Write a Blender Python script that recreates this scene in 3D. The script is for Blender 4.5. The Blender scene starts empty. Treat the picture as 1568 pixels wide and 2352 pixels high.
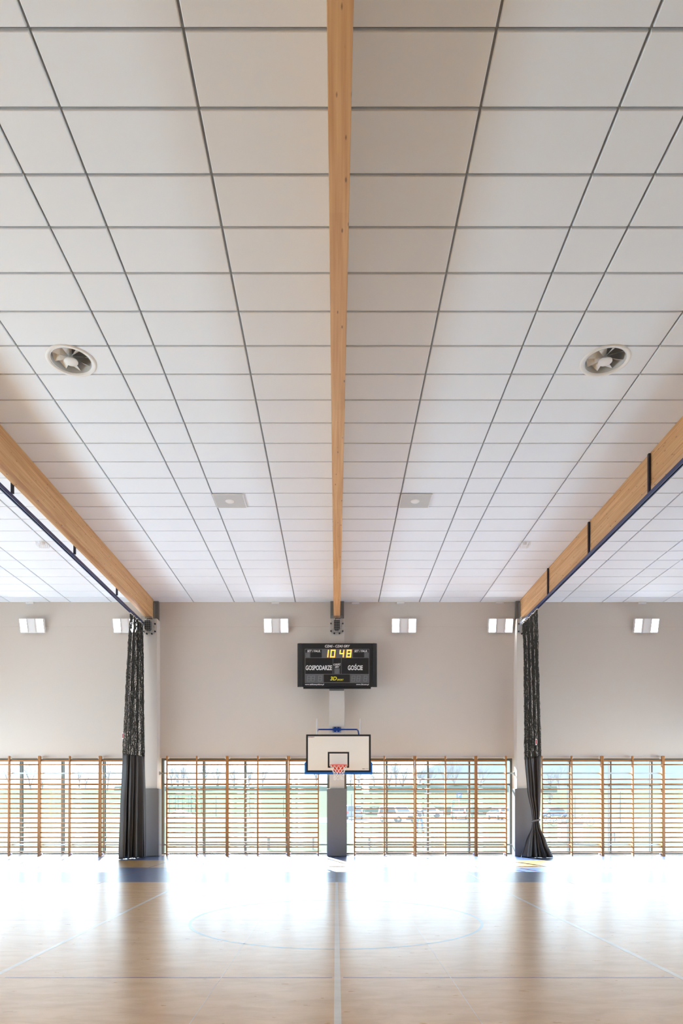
import bpy, math, random
from mathutils import Vector, Matrix

# ------------------------------------------------------------------ camera, sky, sun, exposure
FPX = 1546.0            # focal length in pixels of the 1568 x 2352 frame
VPX, VPY = 771.0, 1857.0
CZ = 1.40               # eye height
sc = bpy.context.scene
COL = sc.collection
cam_d = bpy.data.cameras.new('camera')
cam = bpy.data.objects.new('camera', cam_d)
COL.objects.link(cam)
cam_d.sensor_fit = 'VERTICAL'
cam_d.sensor_height = 36.0
cam_d.lens = FPX / 2352.0 * 36.0
cam_d.shift_x = (784.0 - VPX) / 2352.0
cam_d.shift_y = (VPY - 1176.0) / 2352.0
cam_d.clip_end = 3000
cam.location = (0, 0, CZ)
cam.rotation_euler = (math.pi / 2, 0, 0)
sc.camera = cam

SKY_STRENGTH = 1.0
SUN_STRENGTH = 17.0
SUN_AZ, SUN_EL = math.radians(15), math.radians(27)     # to the left of the view axis, above the horizon
world = bpy.data.worlds.new('sky')
sc.world = world
world.use_nodes = True
bg = world.node_tree.nodes['Background']
bg.inputs[0].default_value = (0.74, 1.0, 1.21, 1)
bg.inputs[1].default_value = SKY_STRENGTH
sun_d = bpy.data.lights.new('sun', 'SUN')
sun_d.energy = SUN_STRENGTH
sun_d.angle = math.radians(0.53)
sun_d.color = (0.85, 1.015, 1.11)
sun = bpy.data.objects.new('sun', sun_d)
COL.objects.link(sun)
sun.location = (-30, 60, 40)
_dir = Vector((math.sin(SUN_AZ) * math.cos(SUN_EL), -math.cos(SUN_AZ) * math.cos(SUN_EL), -math.sin(SUN_EL)))
sun.rotation_euler = _dir.to_track_quat('-Z', 'Y').to_euler()

LAMP_GLOW = 5.0        # radiance of the floodlight panels
vs = sc.view_settings
vs.view_transform = 'Standard'
vs.look = 'None'
vs.exposure = 2.0
vs.gamma = 1.0
vs.use_curve_mapping = False
sc.cycles.use_denoising = True
sc.cycles.max_bounces = 10
sc.cycles.diffuse_bounces = 6
sc.cycles.glossy_bounces = 4
sc.cycles.transparent_max_bounces = 24
sc.cycles.sample_clamp_indirect = 6.0
sc.cycles.caustics_reflective = False
sc.cycles.caustics_refractive = False

R = math.radians
PI = math.pi


def P(x, y, D):
    """point of the photograph's pixel (x, y) at depth D metres from the camera"""
    return Vector(((x - VPX) * D / FPX, D, CZ - (y - VPY) * D / FPX))


# ------------------------------------------------------------------ materials
def srgb(r, g, b):
    def f(c):
        c /= 255.0
        return c / 12.92 if c <= 0.04045 else ((c + 0.055) / 1.055) ** 2.4
    return (f(r), f(g), f(b), 1.0)


class NT:
    def __init__(s, m):
        s.t = m.node_tree
        s.n = s.t.nodes
        s.l = s.t.links

    def add(s, typ, **kw):
        n = s.n.new(typ)
        for k, v in kw.items():
            setattr(n, k, v)
        return n

    def link(s, a, b):
        s.l.new(a, b)


def mat(name, col, rough=0.6, metal=0.0, noise=0.06, nscale=3.0, spec=0.5, bump=0.0, bscale=60.0, stretch=None, coat=0.0):
    """principled material whose colour wanders a little with a noise texture"""
    m = bpy.data.materials.new(name)
    m.use_nodes = True
    t = NT(m)
    b = t.n['Principled BSDF']
    b.inputs['Roughness'].default_value = rough
    b.inputs['Metallic'].default_value = metal
    b.inputs['Specular IOR Level'].default_value = spec
    if coat:
        b.inputs['Coat Weight'].default_value = coat
        b.inputs['Coat Roughness'].default_value = 0.15
    geo = t.add('ShaderNodeTexCoord')
    mp = t.add('ShaderNodeMapping')
    if stretch:
        mp.inputs['Scale'].default_value = stretch
    t.link(geo.outputs['Object'], mp.inputs['Vector'])
    nz = t.add('ShaderNodeTexNoise')
    nz.inputs['Scale'].default_value = nscale
    nz.inputs['Detail'].default_value = 4
    t.link(mp.outputs[0], nz.inputs['Vector'])
    mx = t.add('ShaderNodeMix', data_type='RGBA')
    c = col
    mx.inputs[6].default_value = tuple(max(0, x * (1 - noise)) for x in c[:3]) + (1,)
    mx.inputs[7].default_value = tuple(min(1, x * (1 + noise)) for x in c[:3]) + (1,)
    t.link(nz.outputs['Fac'], mx.inputs[0])
    t.link(mx.outputs[2], b.inputs['Base Color'])
    if bump:
        n2 = t.add('ShaderNodeTexNoise')
        n2.inputs['Scale'].default_value = bscale
        n2.inputs['Detail'].default_value = 3
        t.link(mp.outputs[0], n2.inputs['Vector'])
        bp = t.add('ShaderNodeBump')
        bp.inputs['Strength'].default_value = bump
        bp.inputs['Distance'].default_value = 0.01
        t.link(n2.outputs['Fac'], bp.inputs['Height'])
        t.link(bp.outputs[0], b.inputs['Normal'])
    return m


def emis(name, col, strength):
    m = bpy.data.materials.new(name)
    m.use_nodes = True
    b = m.node_tree.nodes['Principled BSDF']
    b.inputs['Base Color'].default_value = col
    b.inputs['Emission Color'].default_value = col
    b.inputs['Emission Strength'].default_value = strength
    return m


def wood_beam(name, base, dark, axis='y'):
    """glued laminated spruce: lamellae stacked in z, grain and knots running along the beam (y)"""
    m = bpy.data.materials.new(name)
    m.use_nodes = True
    t = NT(m)
    b = t.n['Principled BSDF']
    b.inputs['Roughness'].default_value = 0.5
    tc = t.add('ShaderNodeTexCoord')
    sep = t.add('ShaderNodeSeparateXYZ')
    t.link(tc.outputs['Object'], sep.inputs[0])
    # lamella index -> per lamella shift and tone
    lam = t.add('ShaderNodeMath', operation='DIVIDE')
    t.link(sep.outputs['Z'], lam.inputs[0])
    lam.inputs[1].default_value = 0.0455
    fl = t.add('ShaderNodeMath', operation='FLOOR')
    t.link(lam.outputs[0], fl.inputs[0])
    seg = t.add('ShaderNodeMath', operation='MULTIPLY')
    t.link(fl.outputs[0], seg.inputs[0])
    seg.inputs[1].default_value = 7.31
    ysh = t.add('ShaderNodeMath', operation='ADD')
    t.link(sep.outputs['Y'], ysh.inputs[0])
    t.link(seg.outputs[0], ysh.inputs[1])
    comb = t.add('ShaderNodeCombineXYZ')
    t.link(sep.outputs['X'], comb.inputs['X'])
    t.link(ysh.outputs[0], comb.inputs['Y'])
    t.link(sep.outputs['Z'], comb.inputs['Z'])
    # finger-jointed board lengths
    bl = t.add('ShaderNodeMath', operation='DIVIDE')
    t.link(ysh.outputs[0], bl.inputs[0])
    bl.inputs[1].default_value = 3.1
    blf = t.add('ShaderNodeMath', operation='FLOOR')
    t.link(bl.outputs[0], blf.inputs[0])
    cw = t.add('ShaderNodeCombineXYZ')
    t.link(fl.outputs[0], cw.inputs['X'])
    t.link(blf.outputs[0], cw.inputs['Y'])
    wn = t.add('ShaderNodeTexWhiteNoise', noise_dimensions='3D')
    t.link(cw.outputs[0], wn.inputs['Vector'])
    # grain
    mp = t.add('ShaderNodeMapping')
    mp.inputs['Scale'].default_value = (14, 0.35, 14)
    t.link(comb.outputs[0], mp.inputs['Vector'])
    g = t.add('ShaderNodeTexNoise')
    g.inputs['Scale'].default_value = 2.2
    g.inputs['Detail'].default_value = 5
    t.link(mp.outputs[0], g.inputs['Vector'])
    mixg = t.add('ShaderNodeMath', operation='MULTIPLY_ADD')
    t.link(wn.outputs['Value'], mixg.inputs[0])
    mixg.inputs[1].default_value = 0.2
    t.link(g.outputs['Fac'], mixg.inputs[2])
    ramp = t.add('ShaderNodeValToRGB')
    ramp.color_ramp.elements[0].position = 0.38
    ramp.color_ramp.elements[0].color = dark
    ramp.color_ramp.elements[1].position = 0.98
    ramp.color_ramp.elements[1].color = base
    t.link(mixg.outputs[0], ramp.inputs[0])
    # knots
    mk = t.add('ShaderNodeMapping')
    mk.inputs['Scale'].default_value = (13, 4.2, 15)
    t.link(comb.outputs[0], mk.inputs['Vector'])
    vo = t.add('ShaderNodeTexVoronoi')
    vo.inputs['Scale'].default_value = 1.0
    vo.inputs['Randomness'].default_value = 1.0
    t.link(mk.outputs[0], vo.inputs['Vector'])
    rk = t.add('ShaderNodeValToRGB')
    rk.color_ramp.elements[0].position = 0.07
    rk.color_ramp.elements[0].color = (1, 1, 1, 1)
    rk.color_ramp.elements[1].position = 0.14
    rk.color_ramp.elements[1].color = (0, 0, 0, 1)
    t.link(vo.outputs['Distance'], rk.inputs[0])
    kf = t.add('ShaderNodeMath', operation='MULTIPLY')
    t.link(rk.outputs[0], kf.inputs[0])
    kf.inputs[1].default_value = 0.8
    mx = t.add('ShaderNodeMix', data_type='RGBA')
    t.link(kf.outputs[0], mx.inputs[0])
    t.link(ramp.outputs[0], mx.inputs[6])
    mx.inputs[7].default_value = srgb(92, 52, 20)
    t.link(mx.outputs[2], b.inputs['Base Color'])
    return m


def floor_mat(name, col, col2, streak=1.0, rough=0.28):
    """polished sports linoleum: cloudy marbling, faint scuffs in the roughness"""
    m = bpy.data.materials.new(name)
    m.use_nodes = True
    t = NT(m)
    b = t.n['Principled BSDF']
    tc = t.add('ShaderNodeTexCoord')
    mp = t.add('ShaderNodeMapping')
    mp.inputs['Scale'].default_value = (1.0, 2.6, 1)
    t.link(tc.outputs['Object'], mp.inputs['Vector'])
    n1 = t.add('ShaderNodeTexNoise')
    n1.inputs['Scale'].default_value = 2.4
    n1.inputs['Detail'].default_value = 7
    n1.inputs['Roughness'].default_value = 0.62
    n1.inputs['Distortion'].default_value = 0.6
    t.link(mp.outputs[0], n1.inputs['Vector'])
    rp = t.add('ShaderNodeValToRGB')
    rp.color_ramp.elements[0].position = 0.36
    rp.color_ramp.elements[0].color = col2
    rp.color_ramp.elements[1].position = 0.6
    rp.color_ramp.elements[1].color = col
    t.link(n1.outputs['Fac'], rp.inputs[0])
    t.link(rp.outputs[0], b.inputs['Base Color'])
    n2 = t.add('ShaderNodeTexNoise')
    n2.inputs['Scale'].default_value = 6.0
    n2.inputs['Detail'].default_value = 5
    t.link(mp.outputs[0], n2.inputs['Vector'])
    mr = t.add('ShaderNodeMapRange')
    mr.inputs['To Min'].default_value = rough - 0.03
    mr.inputs['To Max'].default_value = rough + 0.05
    t.link(n2.outputs['Fac'], mr.inputs['Value'])
    t.link(mr.outputs[0], b.inputs['Roughness'])
    b.inputs['Specular IOR Level'].default_value = 0.5
    b.inputs['Coat Weight'].default_value = 1.0
    b.inputs['Coat IOR'].default_value = 1.75
    b.inputs['Coat Roughness'].default_value = 0.27
    return m


M = {}
M['wall'] = mat('wall_paint', srgb(210, 200, 189), 0.85, noise=0.012, nscale=0.8, bump=0.02, bscale=150)
M['white'] = mat('white_paint', srgb(232, 229, 226), 0.6, noise=0.012)
M['tile'] = mat('ceiling_board', srgb(236, 241, 246), 0.8, noise=0.012, nscale=1.0, bump=0.04, bscale=220)
M['tbar'] = mat('ceiling_grid', srgb(138, 140, 141), 0.5, noise=0.02)
M['frame'] = mat('window_aluminium', srgb(98, 102, 100), 0.4, noise=0.03, metal=0.2)
M['beam'] = wood_beam('glulam_spruce', srgb(228, 184, 132), srgb(192, 140, 88))
M['bars'] = mat('beech_wood', srgb(176, 118, 60), 0.45, noise=0.16, nscale=5, stretch=(1, 1, 1))
M['steel'] = mat('galvanised_steel', srgb(168, 170, 168), 0.35, metal=0.8, noise=0.08)
M['chrome'] = mat('chrome', srgb(236, 238, 240), 0.28, metal=1.0, noise=0.01)
M['shoe'] = mat('steel_shoe_paint', srgb(118, 112, 106), 0.5, noise=0.04)
M['navy'] = mat('navy_powder_coat', srgb(28, 44, 92), 0.32, noise=0.05)
M['navyblack'] = mat('dark_navy_paint', srgb(18, 22, 46), 0.45, noise=0.05)
M['black'] = mat('black_plastic', srgb(20, 20, 21), 0.4, noise=0.06)
M['blackline'] = mat('black_paint', srgb(24, 21, 20), 0.5, noise=0.04)
M['board'] = mat('backboard_white', srgb(236, 226, 212), 0.45, noise=0.012)
M['bluepad'] = mat('blue_foam', srgb(10, 92, 168), 0.55, noise=0.05)
M['blue'] = mat('blue_paint', srgb(20, 62, 140), 0.35, noise=0.05)
M['rim'] = mat('orange_rim_paint', srgb(226, 66, 22), 0.4, noise=0.05)
M['cord'] = mat('white_cord', srgb(236, 230, 220), 0.8, noise=0.03)
M['pad'] = mat('grey_vinyl', srgb(122, 118, 114), 0.5, noise=0.03, bump=0.03, bscale=300)
M['drape'] = mat('charcoal_pvc_sheet', srgb(70, 67, 66), 0.34, noise=0.08, nscale=2, spec=0.6)
M['net'] = mat('black_net_twine', srgb(62, 60, 54), 0.6, noise=0.1)
M['strap'] = mat('grey_strap', srgb(128, 126, 122), 0.6)
M['redtag'] = mat('red_tag', srgb(190, 50, 50), 0.5)
M['whitetag'] = mat('white_tag', srgb(235, 228, 228), 0.5)
M['textw'] = mat('white_lettering', srgb(232, 232, 230), 0.6, noise=0.01)
M['texty'] = mat('yellow_lettering', srgb(236, 226, 70), 0.6, noise=0.01)
M['textr'] = mat('dark_red_lettering', srgb(110, 30, 28), 0.6, noise=0.01)
M['segoff'] = mat('unlit_display', srgb(92, 92, 94), 0.55, noise=0.08, nscale=20)
M['segdim'] = mat('unlit_segment', srgb(122, 122, 122), 0.6, noise=0.05)
M['glow'] = emis('lit_amber_segment', (1.0, 0.38, 0.05, 1), 0.6)
M['led'] = emis('led_panel', (0.95, 0.985, 1.04, 1), LAMP_GLOW)
M['gap'] = mat('dark_void', srgb(34, 33, 31), 0.8)
M['vent'] = mat('vent_white', srgb(232, 231, 228), 0.4, noise=0.01)
M['panelgrey'] = mat('perforated_grey_sheet', srgb(192, 191, 189), 0.6, noise=0.03, nscale=12)
M['tan'] = floor_mat('tan_linoleum', srgb(238, 189, 119), srgb(222, 168, 96))
M['blueband'] = floor_mat('blue_linoleum', srgb(62, 92, 150), srgb(46, 72, 128))
M['ochre'] = floor_mat('ochre_linoleum', srgb(206, 162, 96), srgb(176, 130, 70))
M['linewhite'] = floor_mat('white_court_line', srgb(244, 241, 234), srgb(232, 228, 220))
M['linepale'] = floor_mat('pale_court_seam', srgb(236, 214, 178), srgb(226, 200, 162))
M['linered'] = floor_mat('dark_red_court_line', srgb(120, 48, 46), srgb(104, 40, 40))
M['lineblue'] = floor_mat('light_blue_court_line', srgb(150, 182, 196), srgb(140, 172, 188))
M['linedark'] = floor_mat('dark_court_line', srgb(60, 58, 66), srgb(52, 50, 58))


def glass_mat():
    m = bpy.data.materials.new('window_glass')
    m.use_nodes = True
    t = NT(m)
    t.n.remove(t.n['Principled BSDF'])
    out = t.n['Material Output']
    tr = t.add('ShaderNodeBsdfTransparent')
    tr.inputs[0].default_value = (0.97, 0.985, 0.98, 1)
    gl = t.add('ShaderNodeBsdfGlossy')
    gl.inputs['Roughness'].default_value = 0.02
    veil = t.add('ShaderNodeBsdfTranslucent')          # milky veil added to the panes, imitates glare washing out the view
    veil.inputs[0].default_value = (0.95, 0.96, 0.97, 1)
    nz = t.add('ShaderNodeTexNoise')
    nz.inputs['Scale'].default_value = 1.3
    mr = t.add('ShaderNodeMapRange')
    mr.inputs['To Min'].default_value = 0.014
    mr.inputs['To Max'].default_value = 0.026
    t.link(nz.outputs['Fac'], mr.inputs['Value'])
    m1 = t.add('ShaderNodeMixShader')
    t.link(mr.outputs[0], m1.inputs[0])
    t.link(tr.outputs[0], m1.inputs[1])
    t.link(veil.outputs[0], m1.inputs[2])
    fr = t.add('ShaderNodeFresnel')
    fr.inputs[0].default_value = 1.35
    m2 = t.add('ShaderNodeMixShader')
    t.link(fr.outputs[0], m2.inputs[0])
    t.link(m1.outputs[0], m2.inputs[1])
    t.link(gl.outputs[0], m2.inputs[2])
    t.link(m2.outputs[0], out.inputs[0])
    return m


M['glass'] = glass_mat()


# ------------------------------------------------------------------ mesh builder
class MB:
    def __init__(s):
        s.v, s.f, s.mi, s.sm = [], [], [], []

    def quad(s, *pts, mi=0, smooth=False):
        i = len(s.v)
        s.v += [tuple(p) for p in pts]
        s.f.append(tuple(range(i, i + len(pts))))
        s.mi.append(mi)
        s.sm.append(smooth)

    def box(s, x0, x1, y0, y1, z0, z1, mi=0):
        i = len(s.v)
        s.v += [(x0, y0, z0), (x1, y0, z0), (x1, y1, z0), (x0, y1, z0), (x0, y0, z1), (x1, y0, z1), (x1, y1, z1), (x0, y1, z1)]
        for q in ((3, 2, 1, 0), (4, 5, 6, 7), (0, 1, 5, 4), (1, 2, 6, 5), (2, 3, 7, 6), (3, 0, 4, 7)):
            s.f.append(tuple(i + k for k in q))
            s.mi.append(mi)
            s.sm.append(False)

    def tube(s, pts, r, n=8, mi=0, cap=True, closed=False):
        pts = [Vector(p) for p in pts]
        L = len(pts)
        rr = r if isinstance(r, (list, tuple)) else [r] * L
        i0 = len(s.v)
        up = None
        for k, p in enumerate(pts):
            if closed:
                d = pts[(k + 1) % L] - pts[k - 1]
            else:
                d = pts[min(k + 1, L - 1)] - pts[max(k - 1, 0)]
            if d.length < 1e-9:
                d = Vector((0, 0, 1))
            d.normalize()
            if up is None:
                up = Vector((0, 0, 1)) if abs(d.z) < 0.9 else Vector((1, 0, 0))
            a = d.cross(up)
            if a.length < 1e-6:
                a = d.orthogonal()
            a.normalize()
            b = a.cross(d)
            b.normalize()
            up = b
            for j in range(n):
                t = 2 * PI * j / n
                s.v.append(tuple(p + a * (math.cos(t) * rr[k]) + b * (math.sin(t) * rr[k])))
        rng = L if closed else L - 1
        for k in range(rng):
            for j in range(n):
                a0 = i0 + k * n + j
                a1 = i0 + k * n + (j + 1) % n
                b0 = i0 + ((k + 1) % L) * n + j
                b1 = i0 + ((k + 1) % L) * n + (j + 1) % n
                s.f.append((a0, a1, b1, b0))
                s.mi.append(mi)
                s.sm.append(n > 4)
        if cap and not closed:
            s.f.append(tuple(i0 + j for j in reversed(range(n))))
            s.f.append(tuple(i0 + (L - 1) * n + j for j in range(n)))
            s.mi += [mi, mi]
            s.sm += [False, False]

    def lathe(s, prof, c=(0, 0, 0), n=32, mi=0, axis='z', smooth=True):
        """profile of (radius, height) turned about the vertical through c"""
        i0 = len(s.v)
        for (r, h) in prof:
            for j in range(n):
                t = 2 * PI * j / n
                x, y = r * math.cos(t), r * math.sin(t)
                if axis == 'z':
                    s.v.append((c[0] + x, c[1] + y, c[2] + h))
                elif axis == 'y':
                    s.v.append((c[0] + x, c[1] + h, c[2] + y))
                else:
                    s.v.append((c[0] + h, c[1] + x, c[2] + y))
        for k in range(len(prof) - 1):
            for j in range(n):
                s.f.append((i0 + k * n + j, i0 + k * n + (j + 1) % n, i0 + (k + 1) * n + (j + 1) % n, i0 + (k + 1) * n + j))
                s.mi.append(mi)
                s.sm.append(smooth)

    def prism(s, outline, axis, a, b, mi=0):
        """outline of 2-D points pushed from a to b along an axis (x: points are (y,z); y: (x,z); z: (x,y))"""
        def pt(p, h):
            return {'x': (h, p[0], p[1]), 'y': (p[0], h, p[1]), 'z': (p[0], p[1], h)}[axis]
        n = len(outline)
        i0 = len(s.v)
        s.v += [pt(p, a) for p in outline] + [pt(p, b) for p in outline]
        s.f.append(tuple(i0 + j for j in range(n)))
        s.f.append(tuple(i0 + n + j for j in reversed(range(n))))
        for j in range(n):
            s.f.append((i0 + j, i0 + (j + 1) % n, i0 + n + (j + 1) % n, i0 + n + j))
        s.mi += [mi] * (n + 2)
        s.sm += [False] * (n + 2)

    def mesh(s, name, mats):
        me = bpy.data.meshes.new(name)
        me.from_pydata(s.v, [], s.f)
        for m in (mats if isinstance(mats, (list, tuple)) else [mats]):
            me.materials.append(m)
        me.polygons.foreach_set('material_index', s.mi)
        me.polygons.foreach_set('use_smooth', s.sm)
        me.update()
        return me

    def build(s, name, mats, parent=None, bevel=0.0, fix=True, loc=None):
        me = s.mesh(name, mats)
        if fix:
            import bmesh
            bm = bmesh.new()
            bm.from_mesh(me)
            bmesh.ops.recalc_face_normals(bm, faces=bm.faces)
            bm.to_mesh(me)
            bm.free()
        o = bpy.data.objects.new(name, me)
        COL.objects.link(o)
        if parent:
            o.parent = parent
        if loc:
            o.location = loc
        if bevel:
            bv = o.modifiers.new('bevel', 'BEVEL')
            bv.width = bevel
            bv.segments = 2
            bv.limit_method = 'ANGLE'
        return o


def tag(o, label=None, cat=None, group=None, kind=None):
    if label:
        o['label'] = label
    if cat:
        o['category'] = cat
    if group:
        o['group'] = group
    if kind:
        o['kind'] = kind
    return o


def empty(name, loc=(0, 0, 0), label=None, cat=None, group=None, kind=None, rz=0.0):
    o = bpy.data.objects.new(name, None)
    COL.objects.link(o)
    o.location = loc
    o.rotation_euler = (0, 0, rz)
    o.empty_display_size = 0.1
    return tag(o, label, cat, group, kind)


def copy_tree(o, parent=None):
    c = o.copy()
    COL.objects.link(c)
    if parent:
        c.parent = parent
    for ch in list(o.children):
        copy_tree(ch, c)
    return c


def text_mesh(name, body, size, m, parent, loc, shear=0.0, align='CENTER', sx=1.0, bold=0.0, extrude=0.002):
    """lettering standing upright and facing the camera side (-y), turned into a mesh"""
    cu = bpy.data.curves.new('lettering', 'FONT')
    cu.body = body
    cu.size = size
    cu.shear = shear
    cu.align_x = align
    cu.align_y = 'CENTER'
    cu.offset = bold
    cu.extrude = extrude
    tmp = bpy.data.objects.new('lettering_source', cu)
    COL.objects.link(tmp)
    dg = bpy.context.evaluated_depsgraph_get()
    me = bpy.data.meshes.new_from_object(tmp.evaluated_get(dg))
    bpy.data.objects.remove(tmp)
    bpy.data.curves.remove(cu)
    me.transform(Matrix.Rotation(PI / 2, 4, 'X') @ Matrix.Diagonal((sx, 1, 1, 1)))
    me.materials.clear()
    me.materials.append(m)
    o = bpy.data.objects.new(name, me)
    COL.objects.link(o)
    o.parent = parent
    o.location = loc
    return o

# ------------------------------------------------------------------ the hall
WALL_Y = 20.0
CEIL = 7.525
XL, XR = -13.0, 13.0
YB = -8.0
BEAM_X = (-5.44, 0.03, 5.50)
COLS = ((-5.44, 'left'), (0.03, 'centre'), (5.50, 'right'))

# floor with its painted bands and court lines, one mesh
fl = MB()
fl.quad((XL, YB, 0), (XR, YB, 0), (XR, 12.8, 0), (XL, 12.8, 0), mi=0)
fl.quad((XL, 12.8, 0), (XR, 12.8, 0), (XR, 15.95, 0), (XL, 15.95, 0), mi=1)
fl.quad((XL, 15.95, 0), (XR, 15.95, 0), (XR, 18.2, 0), (XL, 18.2, 0), mi=2)
fl.quad((XL, 18.2, 0), (XR, 18.2, 0), (XR, 20.33, 0), (XL, 20.33, 0), mi=1)


def strip(x0, x1, y0, y1, mi, z=0.0006):
    fl.quad((x0, y0, z), (x1, y0, z), (x1, y1, z), (x0, y1, z), mi=mi)


strip(-0.013, 0.037, YB, 12.8, 3)
strip(-0.013, 0.037, 12.8, 15.95, 7, 0.0007)
for sx in (-1, 1):
    strip(sx * 2.855 - 0.025, sx * 2.855 + 0.025, YB, 15.9, 3)
    strip(sx * 0.95 - 0.004, sx * 0.95 + 0.004, YB, 8.4, 4, 0.0005)
    strip(sx * 4.42 - 0.02, sx * 4.42 + 0.02, 12.4, 19.0, 5, 0.0007)
strip(-2.74, -0.03, 5.56, 5.59, 5, 0.0004)
strip(0.06, 2.80, 5.56, 5.59, 5, 0.0004)
for yy, w in ((8.42, 0.012), (11.2, 0.014), (9.9, 0.008)):
    strip(-9, -0.02, yy, yy + w, 5 if w > 0.01 else 4, 0.0003)
    strip(0.05, 9, yy, yy + w, 5 if w > 0.01 else 4, 0.0003)
for k in range(96):
    a0, a1 = 2 * PI * k / 96, 2 * PI * (k + 1) / 96
    r0, r1 = 1.785, 1.82
    fl.quad(*[(r * math.cos(a), 8.5 + r * math.sin(a), 0.0005) for r, a in ((r0, a0), (r1, a0), (r1, a1), (r0, a1))], mi=6)
o = fl.build('floor', [M['tan'], M['blueband'], M['ochre'], M['linewhite'], M['linepale'], M['linered'], M['lineblue'], M['linedark']])
tag(o, 'glossy tan sports floor with blue bands and thin court lines', 'floor', kind='structure')

# ceiling boards in a recessed grid
cy = [1857 - a for a in ()]
ys = [68, 250, 402, 523, 628, 716, 795, 860, 919, 972, 1018.4, 1061, 1098.5, 1133, 1164, 1192.7, 1219.7, 1243.7, 1266.1, 1287, 1306.4, 1324.6, 1341.3, 1357.3, 1371.9]
CY = [FPX * (CEIL - CZ) / (VPY - y) for y in ys]
CY = [CY[0] - 0.603 * k for k in range(22, 0, -1)] + CY + [20.0]
CX = [-13.0, -12.15, -10.91, -9.67, -8.48, -7.87, -6.66, -5.44, -4.225, -3.015, -2.41, -1.2, 0.03, 1.265, 2.475, 3.08, 4.285, 5.50, 6.70, 7.90, 8.51, 9.71, 10.97, 12.2, 13.0]
GAP = 0.0125
VENTS = ((-3.62, 9.208), (3.683, 9.208))
holes = {}
ce = MB()
for i in range(len(CX) - 1):
    for j in range(len(CY) - 1):
        x0, x1, y0, y1 = CX[i] + GAP, CX[i + 1] - GAP, CY[j] + GAP, CY[j + 1] - GAP
        hv = [v for v in VENTS if x0 < v[0] < x1 and y0 < v[1] < y1]
        c = 0.006
        zt = CEIL + 0.03
        if hv:
            # board cut by a round opening
            vx, vy = hv[0]
            rad = 0.262
            n = 48
            ring = [(vx + rad * math.cos(2 * PI * k / n), vy + rad * math.sin(2 * PI * k / n)) for k in range(n)]
            edge = []
            for k in range(n):
                a = 2 * PI * k / n
                dx, dy = math.cos(a), math.sin(a)
                tt = min((x1 - vx) / dx if dx > 1e-9 else 1e9, (x0 - vx) / dx if dx < -1e-9 else 1e9, (y1 - vy) / dy if dy > 1e-9 else 1e9, (y0 - vy) / dy if dy < -1e-9 else 1e9)
                edge.append((vx + dx * tt, vy + dy * tt))
            for k in range(n):
                k2 = (k + 1) % n
                ce.quad(ring[k] + (CEIL,), ring[k2] + (CEIL,), edge[k2] + (CEIL,), edge[k] + (CEIL,))
            for cxn, cyn in ((x0, y0), (x1, y0), (x1, y1), (x0, y1)):
                kk = [k for k in range(n)]
                a = math.atan2(cyn - vy, cxn - vx) % (2 * PI)
                k = int(a / (2 * PI) * n) % n
                ce.quad(edge[k] + (CEIL,), edge[(k + 1) % n] + (CEIL,), (cxn, cyn, CEIL))
            ce.quad((x0, y0, CEIL), (x1, y0, CEIL), (x1, y0, zt), (x0, y0, zt))
            ce.quad((x0, y1, CEIL), (x1, y1, CEIL), (x1, y1, zt), (x0, y1, zt))
            ce.quad((x0, y0, CEIL), (x0, y1, CEIL), (x0, y1, zt), (x0, y0, zt))
            ce.quad((x1, y0, CEIL), (x1, y1, CEIL), (x1, y1, zt), (x1, y0, zt))
        else:
            b = [(x0 + c, y0 + c, CEIL), (x1 - c, y0 + c, CEIL), (x1 - c, y1 - c, CEIL), (x0 + c, y1 - c, CEIL)]
            mtop = [(x0, y0, CEIL + c), (x1, y0, CEIL + c), (x1, y1, CEIL + c), (x0, y1, CEIL + c)]
            tp = [(p[0], p[1], zt) for p in mtop]
            ce.quad(*reversed(b))
            for k in range(4):
                ce.quad(b[k], b[(k + 1) % 4], mtop[(k + 1) % 4], mtop[k])
                ce.quad(mtop[k], mtop[(k + 1) % 4], tp[(k + 1) % 4], tp[k])
# grid plane behind the boards (opened over the vents)
gz = CEIL + 0.028
ex = [XL] + [v for vx, _ in VENTS for v in (vx - 0.27, vx + 0.27)] + [XR]
y0h, y1h = VENTS[0][1] - 0.27, VENTS[0][1] + 0.27
ce.quad((XL, YB, gz), (XR, YB, gz), (XR, y0h, gz), (XL, y0h, gz), mi=1)
ce.quad((XL, y1h, gz), (XR, y1h, gz), (XR, WALL_Y, gz), (XL, WALL_Y, gz), mi=1)
for a, b in ((0, 1), (2, 3), (4, 5)):
    ce.quad((ex[a], y0h, gz), (ex[b], y0h, gz), (ex[b], y1h, gz), (ex[a], y1h, gz), mi=1)
ce.box(-13.1, 13.1, YB - 0.2, 20.4, 8.1, 8.3, mi=1)
o = ce.build('ceiling', [M['tile'], M['tbar']], fix=False)
tag(o, 'white suspended ceiling of rectangular boards in a fine grid', 'ceiling', kind='structure')

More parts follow.
